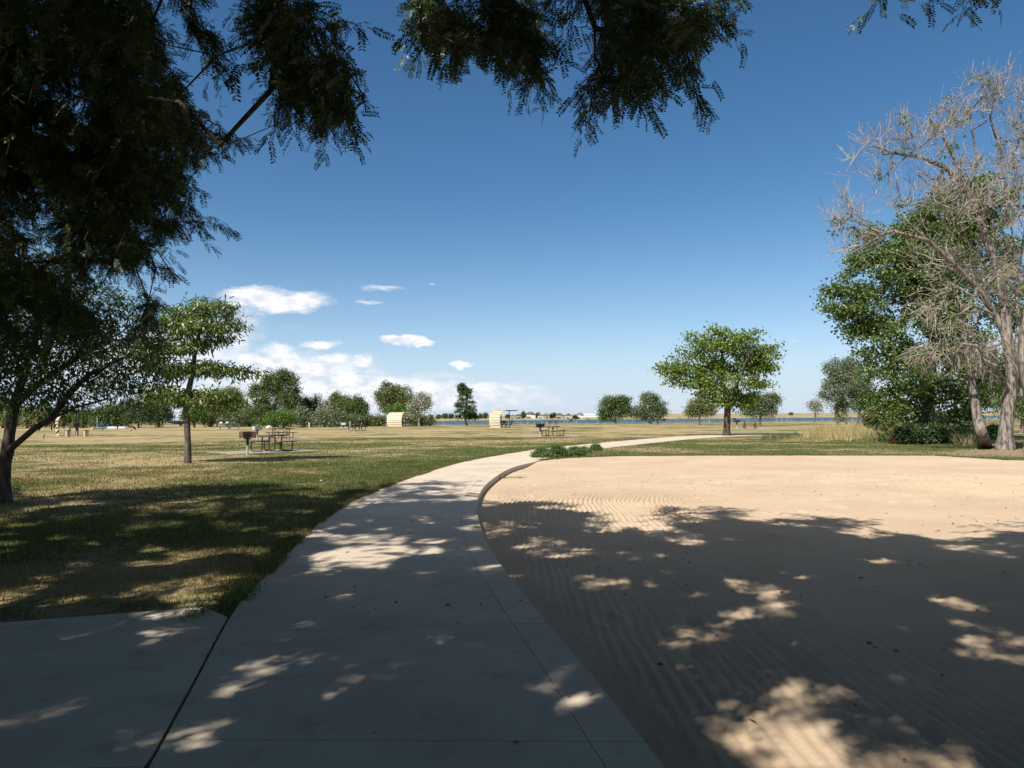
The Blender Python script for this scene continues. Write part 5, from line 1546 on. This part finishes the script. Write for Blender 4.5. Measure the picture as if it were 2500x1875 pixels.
HS = [(1268, 22, 9, 'brown low house at the left end of the far shore row', 'tan_wall', 'roof_brown', False, 0), (1295, 26, 13, 'widest cream house with a dark roof and white balcony', 'white_paint', 'roof_brown', False, 1), (1320, 13, 9, 'small white gabled house right of the widest cream house', 'white_paint', 'roof_grey', True, 0),
      (1334, 15, 11, 'tan house with a hipped grey roof in the middle of the row', 'tan_wall', 'roof_grey', False, -1), (1366, 17, 11, 'brown roofed house by itself after the gap in the row', 'tan_wall', 'roof_brown', False, 0), (1377, 8, 7, 'little white house with a round gable', 'white_paint', 'roof_brown', True, 0), (1388, 13, 12, 'narrow white house with a steep centre gable', 'cream_wall', 'roof_brown', True, 0),
      (1416, 18, 13, 'tall white house at the right end of the row', 'white_paint', 'roof_grey', False, 1), (1252, 12, 8, 'pale house with an arched roof seen through the side-on shelter', 'cream_wall', 'roof_grey', True, 0), (1150, 16, 8, 'cream house seen right of the pointed tree', 'cream_wall', 'roof_brown', False, 1), (1120, 12, 7, 'low pale house seen behind the pointed tree', 'white_paint', 'roof_grey', True, 0)]
for i, (px, w, h, lb, wl, rf, gb, wg) in enumerate(HS): house(px, w, h, lb, wl, rf, 400 + i, gb, wg)
p = at(1447, 1010, 1250)
z0 = float(zterr(np.array([p[0]]), np.array([1250.0]))[0])
t = thing('long_shed', 'long low white shed on the rise behind the houses', 'shed', (p[0], 1250, z0), 0)
b = MB(); b.box((0, 0, 1.6), (40, 12, 4.6)); b.build('wall', M['white_paint'], t)
b = MB(); b.prism([(-6.6, 3.85), (6.6, 3.85), (0, 5.6)], -20.5, 20.5, 'x'); b.build('roof', M['white_plastic'], t)
FS = [(1070, 10, 8), (1085, 12, 10), (1100, 12, 9), (1172, 9, 9), (1185, 8, 11), (1278, 8, 14), (1312, 5, 10), (1345, 5, 8), (1352, 4, 9), (1240, 8, 6), (1404, 6, 6), (1051, 8, 7), (1215, 8, 6), (1860, 7, 4), (1931, 9, 6)]
for i, (px, rx, ry) in enumerate(FS):
    Yd = 925 + (i * 37) % 60 if px < 1700 else 1650
    p = at(px, 1018, Yd); z0 = float(zterr(np.array([p[0]]), np.array([p[1]]))[0]); s = Yd / F
    c = np.array([p[0], Yd, z0 + ry * s * .62])
    make_tree('shore_tree', ['far shore tree left of the pointed tree, first of three', 'far shore tree left of the pointed tree, tallest of three', 'far shore tree left of the pointed tree, nearest to it', 'far shore tree just left of the side-on shelter', 'taller far shore tree touching the side-on shelter', 'dark tree behind the roof of the brown low house',
              'slim tree between the widest house and the small white gable', 'slim tree right of the tan hipped house', 'second slim tree at the gap in the house row', 'bushy tree seen through the posts of the side-on shelter', 'low tree between the steep gabled and the tall white house', 'far shore tree at the left end of the lake', 'low far tree behind the shelter wall', 'tiny tree on the skyline right of the round tree', 'dark round tree alone on the far skyline'][i],
              'tree', (p[0], Yd, z0), [(c, np.array([rx * s * .55, rx * s * .5, ry * s * .5]), 1), (c + (rx * s * .2, 0, ry * s * .1), np.array([rx * s * .35, rx * s * .35, ry * s * .45]), .5)], 46, 14, 1.5, 1.0, M['dark_leaf'] if i % 3 else M['cotton_far'], M['bark_mid'], .4, 430 + i, rtip=.06, seg=3, k=4)
